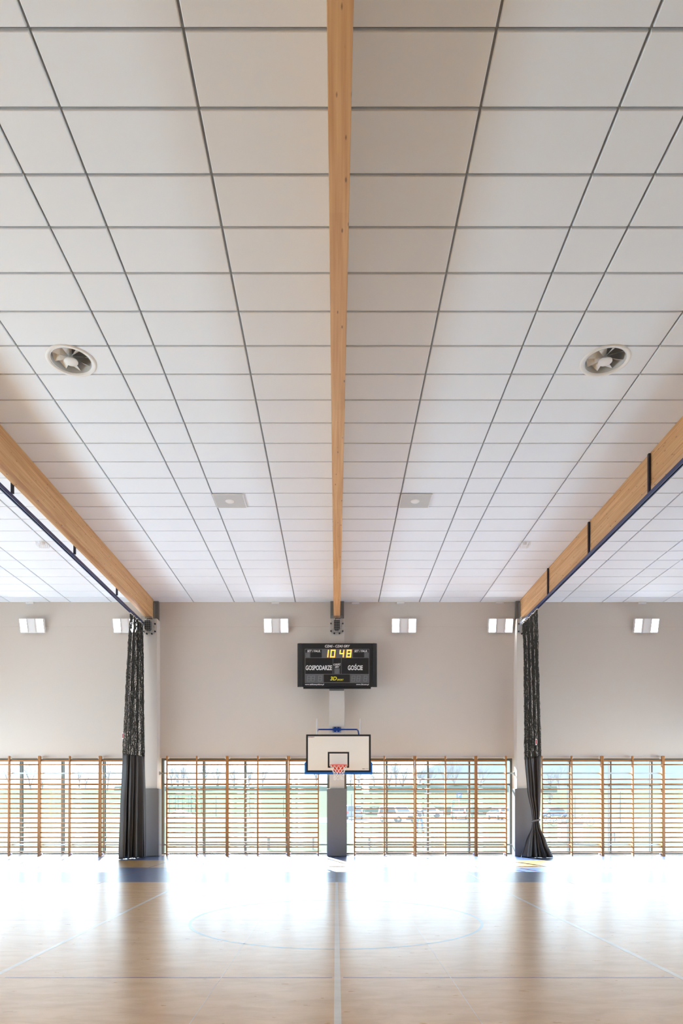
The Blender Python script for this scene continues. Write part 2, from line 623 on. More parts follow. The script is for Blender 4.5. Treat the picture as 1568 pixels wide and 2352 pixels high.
# end wall with four glazed openings
OPEN = [(-10.68, -5.66), (-5.22, -0.19), (0.25, 5.28), (5.72, 10.75)]
ZT = 2.905
wl = MB()
wl.box(XL, XR, 20.0, 20.33, ZT, 8.1)
wl.box(XL, XR, 19.985, 20.0, 6.80, CEIL + 0.02)
xs = [XL] + [v for a in OPEN for v in a] + [XR]
for k in range(0, len(xs), 2):
    wl.box(xs[k], xs[k + 1], 20.0, 20.33, 0, ZT)
for a, b in OPEN:
    wl.box(a, b, 20.02, 20.33, -0.2, 0.02, mi=1)
fw = MB()
fw.box(XL, XR, YB - 0.2, YB, -0.2, 8.1)  # unseen wall added behind the camera, dims the ceiling near it
for nm_, sx in (('left', -1), ('right', 1)):
    sw = MB()
    x0, x1 = sorted((sx * 13.0, sx * 13.2))
    sw.box(x0, x1, YB - 0.2, 2.0, -0.2, 8.1)  # unseen, added to darken the ceiling near the camera
    sw.box(x0, x1, 2.0, 20.33, 2.3, 8.1)  # band over an open foot, shaped to even out light on the ceiling
    o = sw.build('wall_' + nm_, [M['wall']])
    tag(o, 'plain pale unseen %s side wall, added and left open below to shape the light' % nm_, 'wall', kind='structure')
o = fw.build('wall_front', [M['wall']])
tag(o, 'plain pale unseen wall added behind the viewer to dim the near ceiling', 'wall', kind='structure')
o = wl.build('wall_back', [M['wall'], M['white']])
tag(o, 'pale greige end wall above the row of low windows', 'wall', kind='structure')

WN = ['left of the left column', 'between the left and centre columns', 'between the centre and right columns', 'right of the right column']
MULL = [(-9.43, -8.19, -6.95), (-3.955, -2.715, -1.475), (1.52, 2.755, 3.99), (6.99, 8.22, 9.45)]
for k, (a, b) in enumerate(OPEN):
    w = empty('window_%d' % (k + 1), ((a + b) / 2, 20.2, 0.02), 'low wide grey framed window ' + WN[k], 'window', kind='structure')
    ox = (a + b) / 2
    f = MB()
    f.box(a - ox, b - ox, -0.03, 0.08, ZT - 0.02 - 0.065, ZT - 0.02)
    f.box(a - ox, b - ox, -0.03, 0.08, 0, 0.055)
    f.box(a - ox, a - ox + 0.07, -0.03, 0.08, 0.055, ZT - 0.085)
    f.box(b - ox - 0.07, b - ox, -0.03, 0.08, 0.055, ZT - 0.085)
    f.build('window_frame', M['frame'], w)
    for mx in MULL[k]:
        m_ = MB()
        m_.box(mx - ox - 0.026, mx - ox + 0.026, -0.06, 0.02, 0.055, ZT - 0.085)
        m_.box(mx - ox - 0.012, mx - ox + 0.012, 0.02, 0.06, 0.055, ZT - 0.085)
        m_.box(mx - ox - 0.03, mx - ox + 0.03, 0.06, 0.075, 0.055, ZT - 0.085)
        m_.build('mullion', M['frame'], w)
    t_ = MB()
    t_.box(a - ox + 0.07, b - ox - 0.07, -0.05, 0.07, 2.08, 2.13)
    t_.build('transom', M['frame'], w)
    ed = [a + 0.07] + list(MULL[k]) + [b - 0.07]
    for q in range(4):
        for z0, z1 in ((0.055, 2.08), (2.13, ZT - 0.085)):
            g = MB()
            g.quad((ed[q] - ox, 0.03, z0), (ed[q + 1] - ox, 0.03, z0), (ed[q + 1] - ox, 0.03, z1), (ed[q] - ox, 0.03, z1))
            g.build('pane', M['glass'], w, fix=False)

# columns that carry the beams, their grey impact pads, the steel shoes and the timber beams
for k, (cx, nm) in enumerate(COLS):
    c = MB()
    c.box(cx - 0.22, cx + 0.22, 19.66, 20.0, 0, 6.95)
    o = c.build('trim_%d' % (k + 1), M['wall'], bevel=0.008)
    tag(o, 'white painted square %s column carrying a timber beam' % nm, 'column', kind='structure')
    pd = empty('column_pad', (cx, 19.66, 0), 'grey vinyl impact pad wrapped round the foot of the %s column' % nm, 'pad', 'grey pads on the columns')
    f = MB()
    f.box(-0.29, 0.29, -0.075, -0.005, 0.012, 1.98)
    f.build('front_panel', M['pad'], pd, bevel=0.014)
    for s in (-1, 1):
        f = MB()
        a, b = sorted((s * 0.225, s * 0.29))
        f.box(a, b, -0.004, 0.25, 0.012, 1.98)
        f.build('side_panel', M['pad'], pd, bevel=0.014)

BL = {-5.44: 'timber glulam roof beam over the left net curtain', 0.03: 'timber glulam roof beam straight overhead on the centre line', 5.50: 'timber glulam roof beam over the right net curtain'}
for bx in BEAM_X + (-10.91, 10.97):
    b = MB()
    b.box(-0.093, 0.093, YB - 19.74, 0, -0.575, 0.0)
    if bx in BL:
        o = b.build('roof_beam', M['beam'], bevel=0.006, loc=(bx, 19.74, CEIL))
        tag(o, BL[bx], 'beam', 'timber roof beams', kind='thing')
    else:
        continue
    s = empty('beam_shoe', (bx, 19.9, 6.95), 'grey steel shoe holding the beam end on top of the %s column' % {-5.44: 'left', 0.03: 'centre', 5.50: 'right'}[bx], 'beam shoe', 'steel beam shoes')
    q = MB()
    q.box(-0.19, 0.21, -0.03, 0.08, 0, 0.57)
    q.build('back_plate', M['shoe'], s, bevel=0.004)
    for sd in (-1, 1):
        q = MB()
        x0, x1 = sorted((sd * 0.097, sd * 0.112))
        q.box(x0, x1, -0.2, -0.03, 0, 0.5)
        q.build('side_plate', M['shoe'], s)

# ------------------------------------------------------------------ wall bars in front of the windows
def wall_bars(width, sections):
    root = empty('wall_bars', (0, 0, 0))
    npost = sections + 1
    px = [-width / 2 + 0.018 + k * (width - 0.036) / sections for k in range(npost)]
    lean = 0.035
    pm = MB()
    prof = [(-0.055 - lean, 0), (0.03 - lean * 0.2, 0), (0.03, 2.93), (0.015, 2.95), (-0.035, 2.95), (-0.05, 2.93)]
    pm.prism(prof, 'x', -0.0175, 0.0175)
    pme = pm.mesh('upright', [M['bars']])
    for x in px:
        o = bpy.data.objects.new('upright', pme)
        COL.objects.link(o)
        o.parent = root
        o.location = (x, 0, 0)
    rm = MB()
    n = 10
    pts = [(-width / 2 + 0.02, 0, 0), (width / 2 - 0.02, 0, 0)]
    rm.tube(pts, 0.0195, n)
    rme = rm.mesh('rung', [M['bars']])
    zs = [0.122 + 0.1425 * k for k in range(16)] + [2.69]
    for z in zs:
        o = bpy.data.objects.new('rung', rme)
        COL.objects.link(o)
        o.parent = root
        o.location = (0, -0.012 - lean * (1 - z / 2.95) * 0.6 - (0.035 if z > 2.5 else 0), z)
    tr = MB()
    tr.box(-width / 2 + 0.03, width / 2 - 0.03, 0.0, 0.03, 2.785, 2.828)
    tr.build('top_rail', M['bars'], root)
    bm_ = MB()
    bm_.box(0.0185, 0.05, 0.005, 0.06, -0.03, 0.03)
    bme = bm_.mesh('bracket', [M['white']])
    for x in px:
        for z in (2.895, 0.055):
            o = bpy.data.objects.new('bracket', bme)
            COL.objects.link(o)
            o.parent = root
            o.location = (x if x < width / 2 - 0.05 else x - 0.07, 0, z)
    return root


WB_Y = 19.86
double = wall_bars(1.79, 2)
single = wall_bars(0.90, 1)
POS = ['leftmost', 'middle', 'rightmost']
bays = [
    ([(-46.5, 90.2, 'd'), (91.2, 230, 'd'), (231, 300.5, 's')], 'window left of the left column'),
    ([(382.4, 521.5, 'd'), (522.8, 661.2, 'd'), (662.4, 732.4, 's')], 'window left of the centre column'),
    ([(812.3, 951.5, 'd'), (952.8, 1091.5, 'd'), (1092.7, 1162.3, 's')], 'window right of the centre column'),
    ([(1242, 1381.4, 'd'), (1382.6, 1520.6, 'd'), (1521.8, 1591, 's')], 'window right of the right column'),
]
used = set()
for lst, where in bays:
    for k, (xa, xb, t) in enumerate(lst):
        src = double if t == 'd' else single
        if t not in used:
            o = src
            used.add(t)
        else:
            o = copy_tree(src)
        mid = ((xa + xb) / 2 - VPX) * WB_Y / FPX
        o.location = (mid, WB_Y, 0)
        wd = 'two-bay' if t == 'd' else 'single-bay'
        extra = '' if k == 2 else POS[k] + ' of its two '
        if t == 'd':
            lab = '%s double wooden wall bars before the %s' % (('left', 'right')[k], where)
        else:
            lab = 'narrow single wooden wall bars before the %s' % where
        tag(o, lab, 'wall bars', 'wooden wall bars')

# galvanised rails the wall bars are fixed to
rl = MB()
rl.box(-2.5, 2.5, -0.006, 0.006, -0.022, 0.022)
rme = rl.mesh('rail_bar', [M['steel']])
eb = MB()
eb.box(-0.012, 0.012, -0.03, 0.03, -0.05, 0.05)
eb.tube([(-0.02, 0, 0.036), (0.02, 0, 0.036)], 0.009, 8)
eb.tube([(-0.02, 0, -0.036), (0.02, 0, -0.036)], 0.009, 8)
ebm = eb.mesh('end_bracket', [M['steel']])
for (a, b), where in zip(OPEN, [x[1] for x in bays]):
    for z, up in ((2.445, 'upper'), (0.33, 'lower')):
        r = empty('mounting_rail', ((a + b) / 2, 19.935, z), '%s galvanised steel rail behind the wall bars of the %s' % (up, where), 'rail', 'steel rails behind the wall bars')
        for nme, me, dx in (('rail_bar', rme, 0), ('end_bracket', ebm, a - (a + b) / 2 + 0.013), ('end_bracket', ebm, b - (a + b) / 2 - 0.013)):
            o = bpy.data.objects.new(nme, me)
            COL.objects.link(o)
            o.parent = r
            o.location = (dx, 0, 0)

# ------------------------------------------------------------------ basketball hoop on the centre column
HB = empty('basketball_hoop', (0.073, 18.76, 2.413), 'white backboard with black border, orange rim and white net on the centre column', 'basketball hoop')
b = MB()
b.box(-0.9, 0.9, 0.0, 0.03, 0, 1.05)
bd = b.build('backboard', M['board'], HB, bevel=0.003)
f = MB()


def outline(mb, x0, x1, z0, z1, t, y0=-0.0015, y1=0.001, mi=0):
    mb.box(x0, x1, y0, y1, z1 - t, z1, mi)
    mb.box(x0, x1, y0, y1, z0, z0 + t, mi)
    mb.box(x0, x0 + t, y0, y1, z0 + t, z1 - t, mi)
    mb.box(x1 - t, x1, y0, y1, z0 + t, z1 - t, mi)


outline(f, -0.9, 0.9, 0, 1.05, 0.05)
o = f.build('border_line', M['blackline'], bd)
f = MB()
outline(f, -0.298, 0.298, 0.122, 0.564, 0.046)
f.build('target_square', M['blackline'], bd)
f = MB()
random.seed(4)
x = -0.845
for k in range(9):            # dark red lettering too small to read in the photograph
    w = random.uniform(0.012, 0.018)
    f.box(x, x + w, -0.0015, 0.001, 0.965 + random.uniform(0, 0.006), 0.985)
    x += w + 0.005
f.build('maker_mark', M['textr'], bd)
f = MB()
for k in range(3):
    f.box(0.665 + 0.022 * k, 0.683 + 0.022 * k, -0.0015, 0.001, 0.082, 0.1)
for k in range(8):
    f.box(0.738 + 0.013 * k, 0.747 + 0.013 * k, -0.0015, 0.001, 0.088, 0.1, mi=1)
f.build('maker_mark', [M['blackline'], M['segdim']], bd)
# blue edge padding, a U round the lower edge
b = MB()
T = 0.062
b.prism([(-0.898, 0.3), (-0.945, 0.26), (-0.945, -0.06), (0.945, -0.06), (0.945, 0.26), (0.898, 0.3), (0.898, 0.0), (-0.898, 0.0)], 'y', -0.012, 0.05)
b.build('edge_padding', M['bluepad'], HB, bevel=0.006)
# rim
rz = 0.167
rc = (0.004, -0.38, rz)
b = MB()
n = 40
ring = [(rc[0] + 0.243 * math.cos(2 * PI * k / n), rc[1] + 0.243 * math.sin(2 * PI * k / n), rz) for k in range(n)]
b.tube(ring, 0.011, 8, closed=True)
rim = b.build('rim', M['rim'], HB)
b = MB()
b.box(rc[0] - 0.15, rc[0] + 0.15, -0.012, -0.002, rz - 0.13, rz + 0.012)
b.prism([(rc[0] - 0.2, rz - 0.012), (rc[0] + 0.2, rz - 0.012), (rc[0] + 0.2, rz + 0.004), (rc[0] - 0.2, rz + 0.004)], 'y', -0.2, -0.004)
for s in (-1, 1):
    q = [(rc[0] + s * 0.2, -0.2, rz), (rc[0] + s * 0.13, -0.012, rz), (rc[0] + s * 0.06, -0.012, rz - 0.2), (rc[0] + s * 0.07, -0.1, rz - 0.16)]
    b.quad(*q)
    b.quad(*[(p[0] - s * 0.008, p[1], p[2]) for p in reversed(q)])
b.prism([(rc[0] - 0.17, rz - 0.02), (rc[0] + 0.17, rz - 0.02), (rc[0] + 0.06, rz - 0.2), (rc[0] - 0.06, rz - 0.2)], 'y', -0.1, -0.085)
b.build('rim_bracket', M['rim'], HB, fix=True)
# net
b = MB()
rows = [(0.0, 0.238), (-0.075, 0.205), (-0.145, 0.172), (-0.205, 0.145), (-0.255, 0.125), (-0.3, 0.118), (-0.345, 0.13), (-0.385, 0.14)]
N = 12
random.seed(2)
nodes = []
for i, (dz, rr) in enumerate(rows):
    row = []
    for k in range(N):
        a = 2 * PI * (k + (0.5 if i % 2 else 0)) / N + (random.uniform(-0.12, 0.12) if i > 3 else 0)
        r2 = rr + (random.uniform(-0.02, 0.02) if i > 3 else 0)
        row.append(Vector((rc[0] + r2 * math.cos(a), rc[1] + r2 * math.sin(a), rz + dz + (random.uniform(-0.02, 0.02) if i > 3 else 0))))
    nodes.append(row)
for i in range(len(rows) - 1):
    for k in range(N):
        k2 = (k + 1) % N if i % 2 else (k - 1) % N
        for kk in (k, k2):
            p, q = nodes[i][k], nodes[i + 1][kk]
            mid = (p + q) / 2 + Vector((0, 0, -0.012)) + Vector((random.uniform(-1, 1), random.uniform(-1, 1), random.uniform(-1, 0))) * (0.02 if i > 3 else 0.003)
            b.tube([p, mid, q], 0.0048 if i < 4 else 0.007, 5, cap=False)
b.build('net', M['cord'], HB)
# chrome guide poles and blue support frame
for x in (-0.605, 0.61):
    b = MB()
    b.tube([(x, 0.09, 0.02), (x, 0.09, 1.5), (x, 0.09, 1.51)], [0.024, 0.024, 0.016], 14)
    b.build('guide_pole', M['chrome'], HB)
b = MB()
b.box(-0.6, 0.56, 0.8, 0.84, 1.265, 1.305)
for x in (-0.585, 0.545):
    s = 1 if x > 0 else -1
    b.tube([(x, 0.82, 1.285), (x + s * 0.02, 0.45, 1.2), (x + s * 0.04, 0.12, 0.98)], 0.022, 8)
    b.tube([(x * 0.5, 0.85, 0.25), (x, 0.12, 0.3)], 0.025, 8)
b.box(-0.68, 0.68, 0.06, 0.12, 0.86, 0.92)
b.box(-0.68, 0.68, 0.06, 0.12, 0.2, 0.26)
b.build('support_frame', M['blue'], HB)
b = MB()
b.box(-0.165, 0.075, 0.842, 0.898, 1.21, 1.365)
pl = b.build('mounting_plate', M['blue'], HB, bevel=0.006)
b = MB()
b.box(-0.2, 0.11, 0.845, 0.898, 0.12, 0.4)
b.build('mounting_plate', M['blue'], HB, bevel=0.006)
bl = MB()
bl.lathe([(0.0, -0.02), (0.012, -0.02), (0.018, -0.012), (0.018, 0.0)], n=10, axis='y')
blm = bl.mesh('bolt', [M['steel']])
for x in (-0.14, -0.045, 0.05):
    for z in (1.235, 1.34):
        o = bpy.data.objects.new('bolt', blm)
        COL.objects.link(o)
        o.parent = pl
        o.location = (x, 0.842, z)

# ------------------------------------------------------------------ scoreboard
SBY = 19.42
so = P(640 + 810 / 6.03, 1360 + 1308 / 6.03, SBY)
SB = empty('scoreboard', so, 'black electronic scoreboard with amber clock digits above the basketball hoop', 'scoreboard')


def S(zx, zy):
    p = P(640 + zx / 6.03, 1360 + zy / 6.03, SBY) - so
    return p.x, p.z


def sbox(mb, zx0, zy0, zx1, zy1, y0, y1, mi=0):
    x0, z1 = S(zx0, zy0)
    x1, z0 = S(zx1, zy1)
    mb.box(x0, x1, y0, y1, z0, z1, mi)


b = MB()
sbox(b, 322, 708, 1298, 1308, 0, 0.11)
b.build('cabinet', M['black'], SB, bevel=0.004)
for a, c in ((258, 320), (1300, 1360)):
    b = MB()
    x0, z1 = S(a, 708)
    x1, z0 = S(c, 1308)
    xm = x0 if a < 500 else x1
    if a < 500:
        b.prism([(x0, 0.11), (x0, 0.035), (x0 + 0.03, 0.008), (x1, -0.004), (x1, 0.11)], 'z', z0, z1)
    else:
        b.prism([(x1, 0.11), (x1, 0.035), (x1 - 0.03, 0.008), (x0, -0.004), (x0, 0.11)], 'z', z0, z1)
    b.build('side_panel', mat('scoreboard_side', srgb(34, 34, 35), 0.38, noise=0.05), SB)
b = MB()
sbox(b, 338, 1312, 1275, 1332, 0.04, 0.12)
b.build('lower_rail', M['black'], SB)
b = MB()
sbox(b, 700, 1200, 905, 1348, 0.12, 0.235)
sbox(b, 700, 760, 905, 900, 0.112, 0.235)
b.build('wall_bracket', M['shoe'], SB)
g = MB()
for (a, c, d, e) in ((362, 788, 1252, 793), (362, 1252, 1252, 1257), (362, 793, 367, 1252), (1247, 793, 1252, 1252), (367, 908, 1247, 912), (367, 1134, 1247, 1138), (748, 912, 752, 1134), (863, 912, 867, 1134)):
    sbox(g, a, c, d, e, -0.004, 0.002)
g.build('grid_line', M['segdim'], SB)
DISP = [('set_display', 369, 838, 437, 906), ('set_display', 1181, 838, 1246, 906), ('clock_display', 595, 795, 1026, 907), ('period_display', 767, 1056, 844, 1132), ('score_display', 368, 1140, 622, 1251), ('score_display', 985, 1140, 1246, 1251)]


def seg7(mb, x0, x1, z0, z1, on, t, y0, y1, slant=0.10):
    zm = (z0 + z1) / 2
    g_ = t * 0.1
    segs = {'a': (x0, x1, z1 - t, z1), 'g': (x0, x1, zm - t / 2, zm + t / 2), 'd': (x0, x1, z0, z0 + t),
            'f': (x0, x0 + t, zm + g_, z1 - g_), 'b': (x1 - t, x1, zm + g_, z1 - g_), 'e': (x0, x0 + t, z0 + g_, zm - g_), 'c': (x1 - t, x1, z0 + g_, zm - g_)}
    for s_ in on:
        a, c, d, e = segs[s_]
        sh = lambda z: (z - zm) * slant
        i = len(mb.v)
        pts = [(a + sh(d), d), (c + sh(d), d), (c + sh(e), e), (a + sh(e), e)]
        mb.prism(pts, 'y', y0, y1)


dobj = []
for nme, a, c, d, e in DISP:
    b = MB()
    sbox(b, a, c, d, e, -0.003, 0.002)
    o = b.build(nme, M['segoff'], SB)
    dobj.append(o)


def ghost(parent, zx0, zy0, zx1, zy1):
    b = MB()
    x0, z1 = S(zx0, zy0)
    x1, z0 = S(zx1, zy1)
    seg7(b, x0, x1, z0, z1, 'abcdefg', (x1 - x0) * 0.16, -0.0045, -0.003)
    b.build('digit', M['segdim'], parent)


ghost(dobj[0], 386, 848, 420, 897)
ghost(dobj[1], 1198, 848, 1230, 897)
ghost(dobj[3], 788, 1068, 824, 1122)
for p_, xs_ in ((dobj[4], (392, 448, 545)), (dobj[5], (1008, 1078, 1175))):
    for x in xs_:
        ghost(p_, x, 1158, x + 50, 1238)
for x0, x1, on in ((636, 690, 'bc'), (716, 782, 'abcdef'), (840, 904, 'fgbc'), (938, 1004, 'abcdefg')):
    b = MB()
    xa, z1 = S(x0, 799)
    xb, z0 = S(x1, 905)
    seg7(b, xa, xb, z0, z1, on, 0.03, -0.008, -0.003)
    o = b.build('digit', M['glow'], dobj[2])
    tag(o, 'glowing amber digit')


def caps(name, body, zx, zy, w, h, m, shear=0.0, bold=0.0):
    """lettering centred on the crop pixel (zx, zy), w crop pixels wide, capitals h crop pixels high"""
    k = SBY / FPX / 6.03
    x, z = S(zx, zy)
    size = h * k / 0.70
    o = text_mesh(name, body, size, m, SB, (x, -0.003, z), shear=shear, bold=size * 0.022 * (1 if bold else 0), extrude=0.0015)
    xs_ = [v.co.x for v in o.data.vertices]
    zs_ = [v.co.z for v in o.data.vertices]
    wid = max(xs_) - min(xs_)
    cx_ = (max(xs_) + min(xs_)) / 2
    fz = 1.0
    for v in o.data.vertices:
        v.co.x = (v.co.x - cx_) * (w * k / wid)
    return o


caps('lettering', 'CZAS - CZAS GRY', 812, 751, 346, 32, M['textw'], 0.2, 0.012)
caps('lettering', 'SET / FAUL', 485, 819, 186, 28, M['textw'], 0.2, 0.012)
caps('lettering', 'SET / FAUL', 1137, 819, 184, 28, M['textw'], 0.2, 0.012)
caps('lettering', 'GOSPODARZE', 555, 1052, 364, 62, M['textw'], 0.06, 0.016)
caps('lettering', 'GO\u015aCIE', 1060, 1052, 206, 62, M['textw'], 0.06, 0.016)
caps('lettering', 'CZ\u0118\u015a\u0106', 806, 1005, 98, 22, M['textw'], 0.2, 0.01)
caps('lettering', 'GRY', 808, 1039, 62, 22, M['textw'], 0.2, 0.01)
caps('lettering', '3D', 758, 1200, 92, 50, M['texty'], 0.2, 0.016)
caps('lettering', 'SPORT', 853, 1216, 90, 22, M['texty'], 0.2, 0.01)
caps('lettering', 'www.tablicewynikow.pl', 495, 1279, 264, 20, M['textw'], 0.2, 0.006)
caps('lettering', 'www.3d.com.pl', 1160, 1279, 176, 20, M['textw'], 0.2, 0.006)

# ------------------------------------------------------------------ caged loudspeakers on the columns
def loudspeaker():
    r = empty('loudspeaker', (0, 0, 0))
    b = MB()
    b.prism([(-0.086, 0.045), (-0.04, 0.0), (0.04, 0.0), (0.086, 0.045), (0.086, 0.285), (-0.086, 0.285)], 'y', -0.245, -0.1)
    cab = b.build('cabinet', M['black'], r, bevel=0.006)
    b = MB()
    b.tube([(0, -0.1, 0.17), (0, 0.0, 0.17)], 0.022, 8)
    b.box(-0.05, 0.05, -0.012, 0.0, 0.1, 0.24)
    b.build('wall_bracket', M['black'], r)
    c = MB()
    x0, x1, y0, y1, z0, z1 = -0.156, 0.156, -0.3, 0.0, -0.035, 0.385
    w = 0.0028
    nx, nz, ny = 6, 8, 5
    for i in range(nx + 1):
        x = x0 + (x1 - x0) * i / nx
        c.tube([(x, y1, z1), (x, y0, z1), (x, y0, z0), (x, y1, z0)], w, 4)
    for i in range(nz + 1):
        z = z0 + (z1 - z0) * i / nz
        c.tube([(x0, y1, z), (x0, y0, z), (x1, y0, z), (x1, y1, z)], w, 4)
    for i in range(1, ny):
        y = y0 + (y1 - y0) * i / ny
        c.tube([(x0, y, z0), (x0, y, z1), (x1, y, z1), (x1, y, z0)], w, 4, closed=True)
    for (x, z) in ((x0 - 0.012, 0.24), (x0 - 0.012, 0.02), (x1 + 0.012, 0.24), (x1 + 0.012, 0.02), (-0.075, z0 - 0.012), (0.075, z0 - 0.012)):
        c.lathe([(0.0, -0.05), (0.022, -0.05), (0.026, -0.03), (0.022, 0.0)], (x, 0, z), 10, axis='y', mi=1)
    c.build('wire_cage', [M['steel'], M['black']], r)
    b = MB()
    b.tube([(0.1, 0.0, 0.392), (0.05, -0.03, 0.388), (-0.03, -0.06, 0.38), (-0.045, -0.1, 0.36), (-0.045, -0.13, 0.285)], 0.011, 7)
    b.build('cable', M['black'], r)
    return r


ls = loudspeaker()
ls.location = (0.03, 19.658, 6.555)
tag(ls, 'black loudspeaker in a wire cage on the centre column above the scoreboard', 'loudspeaker', 'caged loudspeakers')
for x, n_ in ((-5.44, 'left'), (5.50, 'right')):
    o = copy_tree(ls)
    o.location = (x, 19.658, 6.545)
    tag(o, 'black loudspeaker in a wire cage on the %s column behind the hanging net' % n_)

# ------------------------------------------------------------------ twin floodlights along the end wall
def floodlight():
    r = empty('floodlight', (0, 0, 0))
    t = R(15)
    pv = Vector((0, -0.16, 0))

    def rot(p):
        y, z = p[1], p[2]
        return (p[0], pv.y + y * math.cos(t) + z * math.sin(t) * -1, z * math.cos(t) - 0 + y * math.sin(t))

    b = MB()
    b.box(-0.37, 0.37, 0.0, 0.05, -0.205, 0.205)
    b.box(-0.09, 0.09, -0.02, 0.0, -0.2, 0.2)
    for k in range(9):
        x = -0.34 + 0.085 * k
        b.box(x - 0.005, x + 0.005, 0.05, 0.08, -0.17, 0.17)
    b.v = [rot(p) for p in b.v]
    h = b.build('housing', M['white'], r, bevel=0.006)
    for sx in (-1, 1):
        f = MB()
        x0, x1 = sx * 0.243 - 0.1, sx * 0.243 + 0.1
        outline(f, x0 - 0.012, x1 + 0.012, -0.197, 0.197, 0.014, -0.022, 0.0)
        f.v = [rot(p) for p in f.v]
        lf = f.build('lamp_bezel', M['white'], r)
        g = MB()
        g.box(x0, x1, -0.012, -0.001, -0.185, 0.185)
        g.v = [rot(p) for p in g.v]
        lp = g.build('light_panel', M['led'], lf)
        tag(lp, 'glowing white lamp face')
    b = MB()
    b.box(-0.06, 0.06, -0.03, -0.015, -0.1, 0.1)
    b.tube([(0, -0.02, 0), (0, -0.12, 0)], 0.02, 8)
    b.build('wall_bracket', M['white'], r)
    return r


fl0 = floodlight()
FX = [(73.5, 'leftmost, out beyond the left column'), (288, 'just left of the left column beside the hanging net'), (634, 'midway between the left column and the scoreboard'), (927.5, 'just right of the scoreboard'), (1149.5, 'just left of the right column'), (1484, 'rightmost, out beyond the right column')]
for k, (px, w) in enumerate(FX):
    o = fl0 if k == 0 else copy_tree(fl0)
    p = P(px, 1437, 19.82)
    o.location = (p.x, 19.985, p.z)
    tag(o, 'white twin floodlight ' + w, 'floodlight', 'twin floodlights along the end wall')

# little white boxes in the corner of wall and ceiling
jb = MB()
jb.box(-0.11, 0.11, -0.05, 0, -0.055, 0)
for x in (-0.07, 0.07):
    jb.lathe([(0, -0.056), (0.012, -0.055), (0.012, -0.05)], (x, 0, -0.028), 8, axis='y')
jbm = jb.mesh('junction_box', [M['white']])
for k, (px, w) in enumerate(((68, 'above the leftmost floodlight'), (632, 'above the floodlight left of the scoreboard'), (816, 'right of the centre beam end'), (920, 'above the floodlight right of the scoreboard'), (1148, 'above the floodlight beside the right column'), (1475, 'above the rightmost floodlight'))):
    o = bpy.data.objects.new('junction_box', jbm)
    COL.objects.link(o)
    o.location = (P(px, 1382, 19.95).x, 19.985, CEIL)
    tag(o, 'small white box under the ceiling ' + w, 'junction box', 'small white boxes under the ceiling')

# ------------------------------------------------------------------ curtain rails and the gathered net curtains
RAIL_Z = 6.78
for sx, X, HX in ((-1, -5.60, -5.557), (1, 5.385, 5.383)):
    nm = 'left' if sx < 0 else 'right'
    r = empty('curtain_rail', (X, 19.62, RAIL_Z), 'navy blue steel curtain rail hung beneath the %s roof beam' % nm, 'curtain rail', 'navy curtain rails')
    b = MB()
    L0 = YB - 19.62
    prof = [(-0.032, 0.035), (0.032, 0.035), (0.032, -0.035), (0.012, -0.035), (0.012, -0.027), (0.025, -0.027), (0.025, 0.028), (-0.025, 0.028), (-0.025, -0.027), (-0.012, -0.027), (-0.012, -0.035), (-0.032, -0.035)]
    b.prism(prof, 'y', L0, 0)
    b.build('rail_channel', M['navy'], r)
    for D in (0.5, 3.27, 6.04, 8.81, 11.57, 14.33, 17.09):
        h = MB()
        h.box(HX - X - 0.02, HX - X + 0.02, D - 19.62 - 0.025, D - 19.62 + 0.025, 0.036, CEIL - RAIL_Z - 0.03)
        h.build('hanger', M['navyblack'], r)


def lerp_keys(keys, z):
    keys = sorted(keys)
    if z <= keys[0][0]:
        return keys[0][1:]
    for a, c in zip(keys, keys[1:]):
        if z <= c[0]:
            t = (z - a[0]) / (c[0] - a[0])
            t = t * t * (3 - 2 * t) * 0.5 + t * 0.5
            return tuple(u + (v - u) * t for u, v in zip(a[1:], c[1:]))
    return keys[-1][1:]


